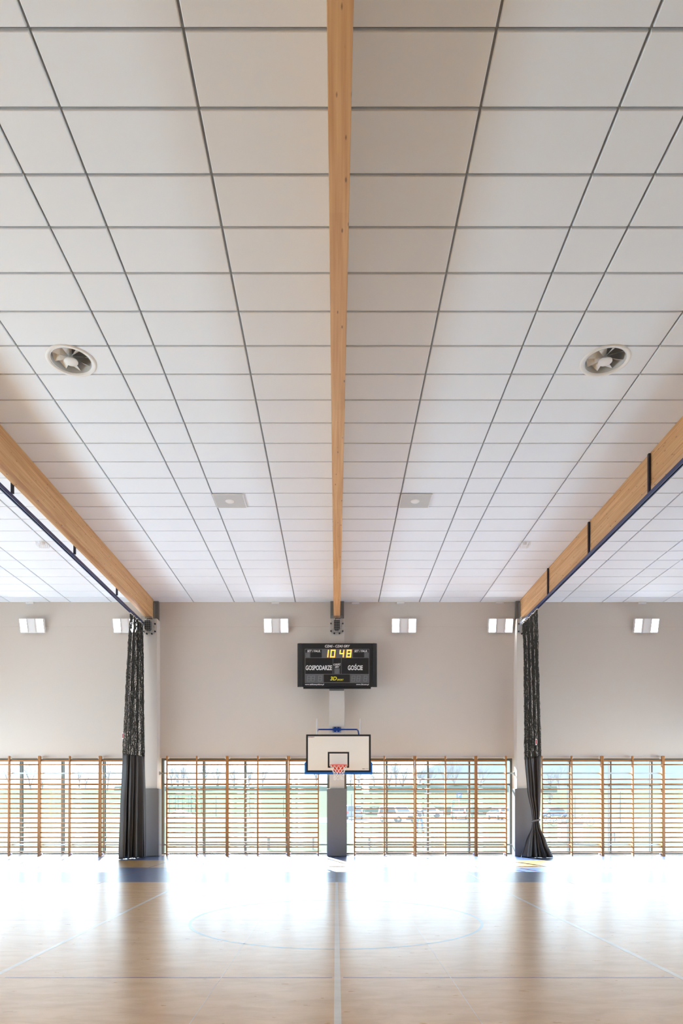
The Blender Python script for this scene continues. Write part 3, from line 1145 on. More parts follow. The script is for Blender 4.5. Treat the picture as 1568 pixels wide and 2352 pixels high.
def curtain(name, label, keys, z_drape, nf, seed, rope, ytag, tie=None):
    """net above, plastic sheet below, gathered into folds along the rail end"""
    rnd = random.Random(seed)
    ph = [rnd.uniform(0, 6.28) for _ in range(6)]
    fr = [nf, nf * 0.53, nf * 1.37, nf * 2.1]
    am = [0.62, 0.42, 0.3, 0.12]

    def pt(u, z):
        nx, ny, fx, fy, A = lerp_keys(keys, z)
        bx, by = nx + (fx - nx) * u, ny + (fy - ny) * u
        dx, dy = fx - nx, fy - ny
        L = math.hypot(dx, dy) + 1e-6
        px, py = -dy / L, dx / L
        w = 0.0
        for k in range(4):
            w += am[k] * math.sin(2 * PI * fr[k] * u + ph[k] + 0.5 * math.sin(z * 0.9 + ph[4] + k))
        e = min(1, 6 * u, 6 * (1 - u)) ** 0.5 if 0 < u < 1 else 0.15
        w2 = 0.35 * math.sin(2 * PI * fr[2] * u + ph[5])
        return Vector((bx + px * A * w * e + dx / L * A * w2, by + py * A * w * e + dy / L * A * w2, z))

    root = empty(name, tuple(pt(0.5, 0)), label, 'net curtain')
    base = root.location.copy()
    nb = MB()
    zs = []
    ztop = RAIL_Z - 0.06
    z = z_drape - 0.02
    while z < ztop:
        zs.append(z)
        z += 0.085
    zs.append(ztop)
    MV = 120
    for i in range(MV):
        u = i / (MV - 1)
        pts = [pt(min(1, max(0, u + 0.006 * math.sin(7 * zz + i))), zz) - base + Vector((rnd.uniform(-1, 1), rnd.uniform(-1, 1), 0)) * 0.012 for zz in zs]
        nb.tube(pts, 0.0052, 3, cap=False)
    for j, zz in enumerate(zs):
        K = 230
        pts = []
        for i in range(K):
            u = i / (K - 1)
            p = pt(u, zz) - base
            p.z += 0.035 * math.sin(2 * PI * MV * 0.25 * u + j) + 0.02 * math.sin(u * 41 + j * 2.3)
            pts.append(p)
        nb.tube(pts, 0.0046, 3, cap=False)
    nb.build('net', M['net'], root, fix=False)
    # heading rope just under the rail
    hr = MB()
    hp = [pt(k / 30, ztop + 0.012) - base for k in range(31)]
    hr.tube([(p.x, p.y, p.z + 0.012 * math.sin(k * 1.9)) for k, p in enumerate(hp)], 0.017, 6)
    for k in range(0, 31, 3):
        p = hp[k]
        hr.tube([p, p + Vector((0, 0, 0.03))], 0.007, 5)
    hr.build('heading_rope', M['cord'], root)
    db = MB()
    NU, NZ = 220, 54
    idx = {}
    for j in range(NZ + 1):
        zz = 0.012 + (z_drape - 0.012) * j / NZ
        for i in range(NU + 1):
            u = i / NU
            p = pt(u, zz) - base
            if j == NZ:
                p.z += 0.012 * math.sin(u * 60)
            db.v.append(tuple(p))
    for j in range(NZ):
        for i in range(NU):
            a = j * (NU + 1) + i
            db.f.append((a, a + 1, a + NU + 2, a + NU + 1))
            db.mi.append(0)
            db.sm.append(True)
    d = db.build('lower_sheet', M['drape'], root, fix=False)
    sol = d.modifiers.new('thickness', 'SOLIDIFY')
    sol.thickness = 0.004
    tb = MB()
    p = Vector(ytag) - base
    tb.box(p.x - 0.02, p.x + 0.02, p.y - 0.004, p.y + 0.004, p.z - 0.085, p.z + 0.085, 0)
    tb.box(p.x - 0.012, p.x + 0.012, p.y - 0.0055, p.y - 0.004, p.z - 0.06, p.z + 0.06, 1)
    tb.build('tag', [M['whitetag'], M['redtag']], root)
    if tie:
        nx, ny, fx, fy, A = lerp_keys(keys, tie)
        cx, cyy = (nx + fx) / 2 - base.x, (ny + fy) / 2 - base.y
        dx, dy = (nx - fx), (ny - fy)
        L = math.hypot(dx, dy)
        ux, uy = dx / L, dy / L
        sb = MB()
        for row in (-0.012, 0.012):
            pts = []
            for k in range(28):
                a = 2 * PI * k / 28
                e1, e2 = L / 2 + 0.03, A * 1.25 + 0.02
                px_ = cx + ux * e1 * math.cos(a) - uy * e2 * math.sin(a)
                py_ = cyy + uy * e1 * math.cos(a) + ux * e2 * math.sin(a)
                pts.append((px_, py_, tie + row + 0.03 * math.cos(a)))
            sb.tube(pts, 0.016, 6, closed=True)
        sb.build('tie_strap', M['strap'], root)
    return root


curtain('net_curtain', 'dark net curtain with straight hanging charcoal sheet before the left column',
        [(0, -5.93, 18.42, -5.44, 19.3, 0.125), (1.4, -5.88, 18.42, -5.47, 19.35, 0.105), (2.9, -5.81, 18.42, -5.50, 19.4, 0.085), (4.6, -5.74, 18.4, -5.53, 19.45, 0.065), (5.9, -5.67, 18.38, -5.56, 19.5, 0.05), (6.72, -5.61, 18.38, -5.60, 19.56, 0.03)],
        2.9, 9.0, 11, None, P(282, 1690, 18.3))
curtain('net_curtain', 'dark net curtain with tied charcoal sheet before the right column',
        [(0, 6.13, 19.1, 5.33, 19.2, 0.15), (0.45, 5.95, 19.12, 5.46, 19.24, 0.115), (0.85, 5.80, 19.15, 5.62, 19.28, 0.07), (1.05, 5.775, 19.16, 5.645, 19.29, 0.05), (1.25, 5.79, 19.12, 5.62, 19.29, 0.06), (1.9, 5.74, 18.85, 5.50, 19.32, 0.08), (2.87, 5.66, 18.55, 5.43, 19.36, 0.07), (4.4, 5.57, 18.4, 5.43, 19.4, 0.05), (5.9, 5.48, 18.25, 5.42, 19.42, 0.04), (6.72, 5.39, 18.0, 5.385, 19.45, 0.025)],
        2.85, 8.0, 23, None, P(1231, 1704, 18.45), tie=1.05)

# ------------------------------------------------------------------ things in the ceiling
M['duct'] = mat('grey_duct', srgb(205, 204, 201), 0.5)


def vent(rot):
    r = empty('swirl_vent', (0, 0, 0))
    b = MB()
    prof = [(0.262, 0.05), (0.268, 0.012), (0.28, -0.008), (0.305, -0.016), (0.324, -0.012), (0.33, 0.0)]
    b.lathe(prof, n=64)
    b.build('ring', M['vent'], r)
    b = MB()
    b.lathe([(0.258, 0.42), (0.258, 0.02), (0.263, -0.004)], n=48)
    b.build('duct', M['duct'], r)
    b = MB()
    b.lathe([(0.0, 0.415), (0.257, 0.415)], n=32)
    b.build('duct_end', M['gap'], r)
    b = MB()
    b.lathe([(0.0, -0.022), (0.086, -0.022), (0.092, -0.016), (0.092, -0.006), (0.03, 0.004), (0.022, 0.09)], n=40)
    b.build('hub', M['vent'], r)
    for k in range(8):
        a = 2 * PI * k / 8 + rot
        bl_ = MB()
        rows_ = []
        for q in range(5):
            rr = 0.035 + 0.205 * q / 4
            pit = R(46 - 16 * q / 4)
            hw = 0.028 + 0.05 * q / 4
            z0 = 0.06
            dx, dz = hw * math.cos(pit), hw * math.sin(pit)
            rows_.append(((rr, -dx, z0 - dz), (rr, dx, z0 + dz)))
        ca, sa = math.cos(a), math.sin(a)
        T_ = lambda p, o_=0: (p[0] * ca - p[1] * sa, p[0] * sa + p[1] * ca, p[2] + o_)
        for q in range(4):
            (p0, p1), (p2, p3) = rows_[q], rows_[q + 1]
            bl_.quad(T_(p0), T_(p1), T_(p3), T_(p2))
            bl_.quad(T_(p0, 0.003), T_(p2, 0.003), T_(p3, 0.003), T_(p1, 0.003))
        for (p0, p1) in (rows_[-1],):
            bl_.quad(T_(p0), T_(p1), T_(p1, 0.003), T_(p0, 0.003))
        bl_.build('blade', M['vent'], r, fix=False)
    return r


for (vx, vy), n_, ro in zip(VENTS, ('left', 'right'), (0.12, 0.32)):
    v = vent(ro)
    v.location = (vx, vy, CEIL)
    tag(v, 'round white swirl vent with open blades in the ceiling %s of the centre beam' % n_, 'vent', 'swirl vents in the ceiling')

cs = empty('ceiling_speaker', (0, 0, 0))
b = MB()
b.box(-0.29, 0.29, -0.278, 0.278, -0.022, -0.002)
b.build('grille_panel', M['panelgrey'], cs)
b = MB()
outline(b, -0.302, 0.302, -0.29, 0.29, 0.012)
b.v = [(p[0], p[2], -0.012 + p[1] * 8) for p in b.v]
b.build('panel_frame', M['vent'], cs)
b = MB()
b.lathe([(0.0, -0.034), (0.075, -0.034), (0.09, -0.022)], n=32)
b.build('round_cover', M['vent'], cs)
ymid = (FPX * (CEIL - CZ) / (VPY - 1133) + FPX * (CEIL - CZ) / (VPY - 1164)) / 2
for k, (x, n_) in enumerate(((-2.105, 'left'), (1.575, 'right'))):
    o = cs if k == 0 else copy_tree(cs)
    o.location = (x, ymid, CEIL - 0.002)
    tag(o, 'square grey panel with a white round centre in the ceiling %s of the centre beam' % n_, 'ceiling speaker', 'square panels in the ceiling')

dt = empty('caged_detector', (0, 0, 0))
b = MB()
b.lathe([(0.0, -0.055), (0.03, -0.055), (0.048, -0.03), (0.055, -0.002)], n=20)
b.build('detector', M['vent'], dt)
b = MB()
for i in range(6):
    t = -0.11 + 0.22 * i / 5
    b.tube([(t, -0.11, 0), (t, -0.09, -0.09), (t, 0.09, -0.09), (t, 0.11, 0)], 0.003, 4)
    b.tube([(-0.11, t, 0), (-0.09, t, -0.09), (0.09, t, -0.09), (0.11, t, 0)], 0.003, 4)
b.build('wire_cage', M['white'], dt)
for k, (px, w) in enumerate(((98, 'above the left curtain rail'), (1204.5, 'just left of the right roof beam'))):
    o = dt if k == 0 else copy_tree(dt)
    D = FPX * (CEIL - CZ) / (VPY - 1246)
    o.location = (P(px, 1246, D).x, D, CEIL)
    tag(o, 'small white wire cage round a ceiling detector ' + w, 'detector', 'caged ceiling detectors')

# ------------------------------------------------------------------ outdoors, seen through the windows
M['grass'] = mat('spring_grass', srgb(65, 70, 51), 0.95, noise=0.22, nscale=0.35, spec=0.0)
M['asphalt'] = mat('pale_asphalt', srgb(92, 92, 95), 0.95, noise=0.06, spec=0.0)
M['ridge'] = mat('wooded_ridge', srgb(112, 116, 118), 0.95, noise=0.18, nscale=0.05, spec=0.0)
M['hedge'] = mat('hedge_leaves', srgb(46, 68, 52), 0.95, spec=0.1, noise=0.3, nscale=2)
M['bark'] = mat('bare_bark', srgb(98, 92, 96), 0.9, noise=0.1)
M['gravel'] = mat('gravel', srgb(150, 138, 124), 0.95, noise=0.25, nscale=6)
M['green'] = mat('green_paint', srgb(40, 88, 76), 0.5)
M['rubber'] = mat('tyre_rubber', srgb(30, 30, 32), 0.8)
M['carglass'] = mat('car_glass', srgb(40, 52, 62), 0.12, noise=0.02)
M['signblue'] = mat('sign_blue', srgb(20, 92, 190), 0.5)
M['redplank'] = mat('red_plank', srgb(190, 52, 44), 0.55)
M['darkmetal'] = mat('dark_metal', srgb(52, 52, 56), 0.5)
M['redlight'] = mat('red_lamp_glass', srgb(180, 20, 24), 0.2)

GP = [(18, -0.06), (45, -0.1), (62, -0.02), (78, 0.02), (95, 0.15), (120, 1.1), (180, 3.2), (260, 6.6), (420, 13.2), (520, 14.0), (640, 9), (700, 8)]


def gz_(y):
    for a, c in zip(GP, GP[1:]):
        if y <= c[0]:
            return a[1] + (c[1] - a[1]) * max(0, (y - a[0])) / (c[0] - a[0])
    return GP[-1][1]


g = MB()
YS = [20.33, 30, 45, 62, 78, 95, 120, 150, 180, 220, 260, 340, 420, 520, 640, 700]
XS = [-420 + 35 * k for k in range(25)]
rnd = random.Random(3)
for y in YS:
    for x in XS:
        z = gz_(y) + (rnd.uniform(-0.6, 0.6) if y > 200 else 0)
        g.v.append((x, y, z))
for j in range(len(YS) - 1):
    for i in range(len(XS) - 1):
        a = j * len(XS) + i
        g.f.append((a, a + 1, a + len(XS) + 1, a + len(XS)))
        g.mi.append(0)
        g.sm.append(True)
tb_ = MB()  # unseen pale ground added to bounce daylight up to the ceiling
tb_.quad((-420, -80, -0.1), (-13.0, -80, -0.1), (-13.0, 20.33, -0.1), (-420, 20.33, -0.1))
tb_.quad((13.0, -80, -0.1), (420, -80, -0.1), (420, 20.33, -0.1), (13.0, 20.33, -0.1))
tb_.quad((-13.0, -80, -0.1), (13.0, -80, -0.1), (13.0, YB, -0.1), (-13.0, YB, -0.1))
M['bounce_ground'] = mat('pale_bounce_ground', srgb(222, 231, 238), 0.85, noise=0.03)
o = tb_.build('reflector_ground', M['bounce_ground'], fix=False)
tag(o, 'unseen pale ground added beside the hall to bounce daylight inside', 'reflector_ground', kind='structure')
o = g.build('ground', M['grass'], fix=False)
tag(o, 'sunlit spring meadow sloping up to a low hill outside the windows', 'meadow', kind='structure')
rd = MB()
for y0, y1 in ((64, 78), (78, 93)):
    rd.quad((-300, y0, gz_(y0) + 0.03), (300, y0, gz_(y0) + 0.03), (300, y1, gz_(y1) + 0.03), (-300, y1, gz_(y1) + 0.03))
rd.quad((-22, 64, gz_(64) + 0.035), (-17, 64, gz_(64) + 0.035), (-9, 93, gz_(93) + 0.04), (-12, 93, gz_(93) + 0.04))
o = rd.build('road', M['asphalt'], fix=False)
tag(o, 'pale road and parking area crossing the meadow', 'road', kind='structure')
rg = MB()
prev = None
for k in range(61):
    x = -900 + 30 * k
    top = 26 + 6 * math.sin(x * 0.011) + 4 * math.sin(x * 0.031 + 1)
    if x > 60:
        top += min(62, (x - 60) * 0.42)
    cur = ((x, 860, 0), (x, 960, top), (x, 1080, top * 1.02))
    if prev:
        rg.quad(prev[0], cur[0], cur[1], prev[1], smooth=True)
        rg.quad(prev[1], cur[1], cur[2], prev[2], smooth=True)
    prev = cur
o = rg.build('hills', M['ridge'], fix=False)
tag(o, 'hazy grey wooded ridge on the horizon', 'hills', kind='structure')


def hedge(name, x0, x1, y, h, w, seed, label, step=1.2):
    rnd = random.Random(seed)
    n = max(3, int((x1 - x0) / step))
    b = MB()
    for i in range(n + 1):
        x = x0 + (x1 - x0) * i / n
        zz = gz_(y)
        hh = h * rnd.uniform(0.86, 1.06)
        ww = w * rnd.uniform(0.85, 1.1)
        for (dy, dz) in ((-ww / 2, -0.1), (-ww / 2, hh * 0.6), (-ww * 0.25, hh), (ww * 0.25, hh), (ww / 2, hh * 0.6), (ww / 2, -0.1)):
            b.v.append((x + rnd.uniform(-0.2, 0.2), y + dy + rnd.uniform(-0.1, 0.1), zz + dz + (rnd.uniform(-0.08, 0.08) if dz > 0 else 0)))
    for i in range(n):
        for j in range(5):
            a = i * 6 + j
            b.f.append((a, a + 6, a + 7, a + 1))
            b.mi.append(0)
            b.sm.append(True)
    b.f.append(tuple(range(6)))
    b.f.append(tuple(n * 6 + j for j in range(6)))
    b.mi += [0, 0]
    b.sm += [False, False]
    o = b.build(name, M['hedge'])
    return tag(o, label, 'hedge', kind='thing')


hedge('hedge', 4.4, 6.8, 104, 1.15, 1.4, 1, 'clipped dark green hedge right of the dark parked car')
hedge('hedge', 15.2, 24.4, 104, 1.2, 1.4, 2, 'clipped dark green hedge behind the green goal frame')
hedge('hedge', 25.6, 31, 104, 1.25, 1.4, 3, 'clipped dark green hedge left of the right column')
hedge('hedgerow', -120, 14, 366, 2.6, 3, 4, 'distant dark hedgerow along the hill crest, left of the centre', 6)
hedge('hedgerow', 16, 108, 330, 3.0, 3, 5, 'distant dark hedgerow along the hill crest, right of the centre', 6)


# bare trees on the hill crest
def tree_mesh(seed, H):
    rnd = random.Random(seed)
    tr, br = MB(), MB()

    def grow(mb, p, d, L, r, depth):
        n = 3
        pts, rr = [p], [r]
        q = p
        for k in range(n):
            d = (d + Vector((rnd.uniform(-1, 1), rnd.uniform(-1, 1), rnd.uniform(-0.2, 0.5))) * 0.16).normalized()
            q = q + d * (L / n)
            pts.append(q)
            rr.append(r * (1 - 0.45 * (k + 1) / n))
        mb.tube(pts, rr, 4 if depth > 1 else 5, cap=False)
        if depth >= 5:
            return
        for k in range((2 if depth > 3 else rnd.choice((3, 3, 4))) if depth else 7):
            t = rnd.uniform(0.4, 1.0) if k else 1.0
            s_ = pts[min(n, int(t * n))]
            a = rnd.uniform(0, 2 * PI)
            sp = rnd.uniform(0.3, 0.75)
            nd = (d + Vector((math.cos(a), math.sin(a), 0.15)) * sp).normalized()
            grow(br, s_, nd, L * rnd.uniform(0.6, 0.82), rr[-1] * 0.86, depth + 1)

    grow(tr, Vector((0, 0, -0.5)), Vector((0, 0, 1)), H * 0.3, H * 0.02, 0)
    return tr.mesh('trunk', [M['bark']]), br.mesh('branches', [M['bark']])


protos = []
for k in range(5):
    r = empty('bare_tree', (0, 0, 0))
    for nme, me in zip(('trunk', 'branches'), tree_mesh(30 + k, 17)):
        o = bpy.data.objects.new(nme, me)
        COL.objects.link(o)
        o.parent = r
    protos.append(r)
TREES = [
    ('window left of the left column', [(18, 17), (72, 21), (98, 15), (182, 17), (196, 14), (246, 20)]),
    ('window left of the centre column', [(397, 19), (408, 17), (421, 20), (436, 18), (470, 19), (497, 20), (537, 20), (571, 19), (603, 20), (724, 22)]),
    ('window right of the centre column', [(806, 16), (822, 17), (860, 16), (892, 20), (908, 22), (925, 19), (962, 21), (985, 18), (1022, 20), (1045, 17), (1100, 18)]),
    ('window right of the right column', [(1265, 15), (1283, 14)]),
]
ORD = ['leftmost', 'second from left', 'third from left', 'fourth from left', 'fifth from left', 'sixth from left', 'seventh from left', 'eighth from left', 'ninth from left', 'tenth from left', 'rightmost']
cnt = 0
rnd = random.Random(8)
fresh = [True] * 5
for where, lst in TREES:
    for k, (px, h) in enumerate(lst):
        q = cnt % 5
        o = protos[q] if fresh[q] else copy_tree(protos[q])
        fresh[q] = False
        D = 372 + 17 * (cnt % 5)
        o.location = ((px - VPX) * D / FPX, D, gz_(D) - 0.2)
        o.rotation_euler = (0, 0, rnd.uniform(0, 6.28))
        s = h / 17.0 * 1.45
        o.scale = (s * 0.85, s * 0.85, s)
        lab = ORD[k] if k < len(lst) - 1 else 'rightmost'
        tag(o, '%s bare tree seen through the %s' % (lab, where), 'tree', 'bare trees on the hill crest')
        cnt += 1
# a nearer small bare tree beyond the right window
o = copy_tree(protos[1])
o.location = ((1263 - VPX) * 150 / FPX, 150, gz_(150))
o.scale = (0.3, 0.3, 0.3)
tag(o, 'small bare tree on the slope just right of the tied curtain', 'tree')


# parked cars, length along x
def car(bodycol, L, H, W, kind, labels):
    r = empty('car', (0, 0, 0))
    hl = L / 2
    if kind == 'suv':
        prof = [(-hl, 0.35), (-hl, 0.85), (-hl + 0.12, 1.0), (-hl + 0.3, H - 0.12), (-hl + 0.55, H), (hl * 0.2, H), (hl * 0.48, 1.02), (hl - 0.2, 0.9), (hl, 0.7), (hl, 0.35)]
    else:
        prof = [(-hl, 0.35), (-hl, 0.78), (-hl * 0.78, 0.92), (-hl * 0.48, H - 0.04), (-hl * 0.2, H), (hl * 0.12, H - 0.02), (hl * 0.45, 0.92), (hl - 0.2, 0.8), (hl, 0.62), (hl, 0.35)]
    m = mat('car_paint', bodycol, 0.25, noise=0.02, coat=0.6)
    b = MB()
    b.prism(prof, 'y', -W / 2, W / 2)
    b.build('body', m, r, bevel=0.07)
    gz0, gz1 = 0.95, H - 0.1
    g = MB()
    a0, a1 = (-hl + 0.4, hl * 0.34) if kind == 'suv' else (-hl * 0.55, hl * 0.3)
    for s in (-1, 1):
        y0, y1 = sorted((s * W / 2, s * (W / 2 + 0.012)))
        g.prism([(a0, gz0), (a1 + 0.2, gz0), (a1 - 0.15, gz1), (a0 + 0.18, gz1)], 'y', y0, y1)
    if kind == 'suv':
        g.quad((-hl + 0.12, -W * 0.42, 1.02), (-hl + 0.12, W * 0.42, 1.02), (-hl + 0.27, W * 0.38, H - 0.14), (-hl + 0.27, -W * 0.38, H - 0.14))
        g.v = [(p[0] - (0.012 if p[0] < -hl + 0.3 else 0), p[1], p[2]) for p in g.v]
        x0, x1, zt = hl * 0.48, hl * 0.2, H
    else:
        x0, x1, zt = hl * 0.45, hl * 0.12, H - 0.02
    g.quad((x0 - 0.02, -W * 0.42, 0.98), (x0 - 0.02, W * 0.42, 0.98), (x1 + 0.08, W * 0.37, zt - 0.08), (x1 + 0.08, -W * 0.37, zt - 0.08))
    for i in range(len(g.v) - 4, len(g.v)):
        p = g.v[i]
        g.v[i] = (p[0] + 0.04, p[1], p[2] + 0.02)
    g.build('windows', M['carglass'], r)
    for sx in (-0.62, 0.62):
        for s in (-1, 1):
            w = MB()
            w.lathe([(0.0, -0.1), (0.2, -0.1), (0.31, -0.08), (0.33, 0.0), (0.31, 0.08), (0.2, 0.1), (0.0, 0.1)], (sx * hl, s * (W / 2 - 0.06), 0.33), 20, axis='y')
            wh = w.build('wheel', M['rubber'], r)
            hh = MB()
            hh.lathe([(0.0, -0.012), (0.19, -0.01), (0.2, 0.0)], (sx * hl, s * (W / 2 - 0.06) + s * 0.105, 0.33), 16, axis='y')
            hh.build('hubcap', M['steel'], wh)
    t = MB()
    for s in (-1, 1):
        y0, y1 = sorted((s * W * 0.36, s * W * 0.49))
        t.box(-hl - 0.015, -hl + 0.05, y0, y1, 0.72, 0.98)
    t.build('tail_lamp', M['redlight'], r)
    t = MB()
    for s in (-1, 1):
        y0, y1 = sorted((s * W * 0.3, s * W * 0.48))
        t.box(hl - 0.05, hl + 0.015, y0, y1, 0.55, 0.7)
    t.build('head_lamp', M['chrome'], r)
    gr = MB()
    gr.box(hl - 0.02, hl + 0.018, -W * 0.26, W * 0.26, 0.5, 0.66)
    gr.box(hl - 0.02, hl + 0.018, -W * 0.36, W * 0.36, 0.26, 0.38)
    gr.build('front_grille', M['black'], r)
    return tag(r, labels, 'car', 'parked cars outside')


def place(o, px, D, rz):
    o.location = ((px - VPX) * D / FPX, D, gz_(D) + 0.02)
    o.rotation_euler = (0, 0, rz)


c = car(srgb(84, 92, 104), 4.3, 1.75, 1.85, 'suv', 'dark grey car seen from behind, parked right of the padded centre column')
place(c, 814, 82, R(88))
c = car(srgb(228, 230, 232), 4.5, 1.62, 1.85, 'suv', 'white car facing the hall, parked between the hedge and the standing person')
place(c, 913, 68, R(-58))
c = car(srgb(206, 210, 214), 4.3, 1.42, 1.75, 'sedan', 'low silver car parked side-on behind the standing person')
place(c, 980, 92, R(178))
c = car(srgb(232, 226, 224), 4.0, 1.5, 1.75, 'suv', 'white car with red tail lamps parked under the parking sign')
place(c, 1058, 82, R(70))
c = car(srgb(230, 230, 232), 4.2, 1.5, 1.75, 'suv', 'white car parked at the far right of the window beside the right column')
place(c, 1148, 80, R(100))
c = car(srgb(84, 112, 150), 4.1, 1.46, 1.75, 'sedan', 'blue car parked beyond the bicycles right of the tied curtain')
place(c, 1277, 88, R(0))


# person standing on the meadow
def skinned(name, m, joints, edges, parent, sub=2):
    me = bpy.data.meshes.new(name)
    me.from_pydata([j[:3] for j in joints], edges, [])
    o = bpy.data.objects.new(name, me)
    COL.objects.link(o)
    s = o.modifiers.new('skin', 'SKIN')
    for k, v in enumerate(me.skin_vertices[0].data):
        v.radius = joints[k][3]
        v.use_root = (k == 0)
    ss = o.modifiers.new('smooth', 'SUBSURF')
    ss.levels = sub
    ss.render_levels = sub
    dg = bpy.context.evaluated_depsgraph_get()
    me2 = bpy.data.meshes.new_from_object(o.evaluated_get(dg))
    bpy.data.objects.remove(o)
    me2.materials.clear()
    me2.materials.append(m)
    for p in me2.polygons:
        p.use_smooth = True
    o2 = bpy.data.objects.new(name, me2)
    COL.objects.link(o2)
    o2.parent = parent
    return o2


pp = empty('person', ((963 - VPX) * 44 / FPX, 44, gz_(44)), 'person in dark jacket and blue jeans standing on the grass', 'person', rz=R(15))
M['skin'] = mat('skin', srgb(220, 176, 150), 0.6)
M['jacket'] = mat('dark_jacket', srgb(62, 66, 76), 0.85, noise=0.2, nscale=8)
M['jeans'] = mat('blue_jeans', srgb(70, 104, 156), 0.85, noise=0.15, nscale=8)
M['hair'] = mat('fair_hair', srgb(190, 168, 150), 0.8)
J = [(0, 0, 0.95, (0.13, 0.1)), (0, 0, 1.18, (0.13, 0.09)), (0, 0.0, 1.4, (0.16, 0.1)), (0, -0.01, 1.5, (0.055, 0.055)), (0, -0.02, 1.58, (0.08, 0.09)), (0, -0.01, 1.69, (0.075, 0.09)),
     (-0.19, 0, 1.42, (0.055, 0.055)), (-0.27, 0.01, 1.15, (0.042, 0.045)), (-0.22, -0.14, 0.98, (0.03, 0.032)), (-0.2, -0.2, 0.93, (0.03, 0.018)),
     (0.19, 0, 1.42, (0.055, 0.055)), (0.27, 0.01, 1.15, (0.042, 0.045)), (0.24, -0.12, 0.97, (0.03, 0.032)), (0.23, -0.18, 0.91, (0.03, 0.018)),
     (-0.11, 0, 0.86, (0.085, 0.085)), (-0.17, -0.01, 0.48, (0.055, 0.06)), (-0.19, 0.02, 0.1, (0.04, 0.045)), (-0.2, -0.12, 0.04, (0.04, 0.03)),
     (0.11, 0, 0.86, (0.085, 0.085)), (0.18, -0.02, 0.48, (0.055, 0.06)), (0.21, 0.02, 0.1, (0.04, 0.045)), (0.23, -0.12, 0.04, (0.04, 0.03))]
E = [(0, 1), (1, 2), (2, 3), (3, 4), (4, 5), (2, 6), (6, 7), (7, 8), (8, 9), (2, 10), (10, 11), (11, 12), (12, 13), (0, 14), (14, 15), (15, 16), (16, 17), (0, 18), (18, 19), (19, 20), (20, 21)]
# fingers
for s, wi in ((-1, 9), (1, 13)):
    bx, by, bz = J[wi][:3]
    for f in range(4):
        k = len(J)
        J.append((bx + s * (f - 1.5) * 0.016, by - 0.045, bz - 0.03, (0.009, 0.009)))
        J.append((bx + s * (f - 1.5) * 0.016, by - 0.06, bz - 0.07 - (0.01 if f in (1, 2) else 0), (0.008, 0.008)))
        E += [(wi, k), (k, k + 1)]
    k = len(J)
    J.append((bx - s * 0.035, by - 0.02, bz - 0.03, (0.01, 0.01)))
    E.append((wi, k))
skinned('body', M['skin'], J, E, pp)
body_face = MB()
up_ = lambda r, k: (r[0] + k, r[1] + k)
JJ = [(*J[i][:3], up_(J[i][3], 0.018)) for i in (0, 1, 2, 6, 7, 8, 10, 11, 12)]
JJ[0] = (0, 0, 0.9, (0.155, 0.125))
skinned('jacket', M['jacket'], JJ, [(0, 1), (1, 2), (2, 3), (3, 4), (4, 5), (2, 6), (6, 7), (7, 8)], pp)
JJ = [(*J[i][:3], up_(J[i][3], 0.018)) for i in (0, 14, 15, 16, 18, 19, 20)]
skinned('jeans', M['jeans'], JJ, [(0, 1), (1, 2), (2, 3), (0, 4), (4, 5), (5, 6)], pp)
for s, x in ((-1, -0.2), (1, 0.225)):
    b = MB()
    b.prism([(-0.21, 0.0), (0.07, 0.0), (0.08, 0.08), (0.0, 0.1), (-0.12, 0.075), (-0.2, 0.05)], 'x', x - 0.05, x + 0.05)
    b.build('shoe', M['rubber'], pp, bevel=0.015)
b = MB()
b.lathe([(0.0, 0.215), (0.06, 0.2), (0.1, 0.15), (0.108, 0.09), (0.1, 0.03)], (0, 0.012, 1.57), 16)
b.build('hair', M['hair'], pp)
b = MB()
for s in (-1, 1):
    b.lathe([(0, -0.012), (0.012, -0.008), (0.012, 0.0)], (s * 0.034, -0.098, 1.655), 8, axis='y')
    b.box(s * 0.09 - 0.012, s * 0.09 + 0.012, -0.02, 0.02, 1.61, 1.67, mi=1)
b.prism([(-0.016, 1.6), (0.016, 1.6), (0.008, 1.65), (-0.008, 1.65)], 'y', -0.128, -0.09, mi=1)
b.box(-0.028, 0.028, -0.108, -0.095, 1.565, 1.575, mi=2)
b.build('face', [M['rubber'], M['skin'], M['redplank']], pp)

# parking sign
sg = empty('parking_sign', ((1054 - VPX) * 70 / FPX, 70, gz_(70)), 'blue square parking sign with a white letter on a post', 'sign')
b = MB()
b.tube([(0, 0.03, 0), (0, 0.03, 3.05)], 0.03, 8)
b.build('post', M['steel'], sg)
b = MB()
b.box(-0.27, 0.27, -0.01, 0.01, 2.5, 3.04)
pl_ = b.build('sign_plate', M['signblue'], sg, bevel=0.02)
t = text_mesh('lettering', 'P', 0.52, M['textw'], pl_, (0, -0.012, 2.77), bold=0.02)

# green steel goal frame
gf = empty('goal_frame', ((1062 - VPX) * 76 / FPX, 76, gz_(76)), 'green steel goal frame on the parking edge', 'goal frame')
for x in (-1.15, -0.98, 0.98, 1.15):
    b = MB()
    b.tube([(x, 0, 0), (x, 0, 2.35)], 0.05 if abs(x) > 1 else 0.03, 8)
    b.build('post', M['green'], gf)
b = MB()
b.tube([(-1.15, 0, 2.33), (1.15, 0, 2.33)], 0.045, 8)
for z in (0.5, 0.95, 1.4, 1.85):
    b.tube([(0.98, 0, z), (1.15, 0, z)], 0.03, 6)
    b.tube([(-1.15, 0, z), (-0.98, 0, z)], 0.02, 6)
b.build('crossbar', M['green'], gf)

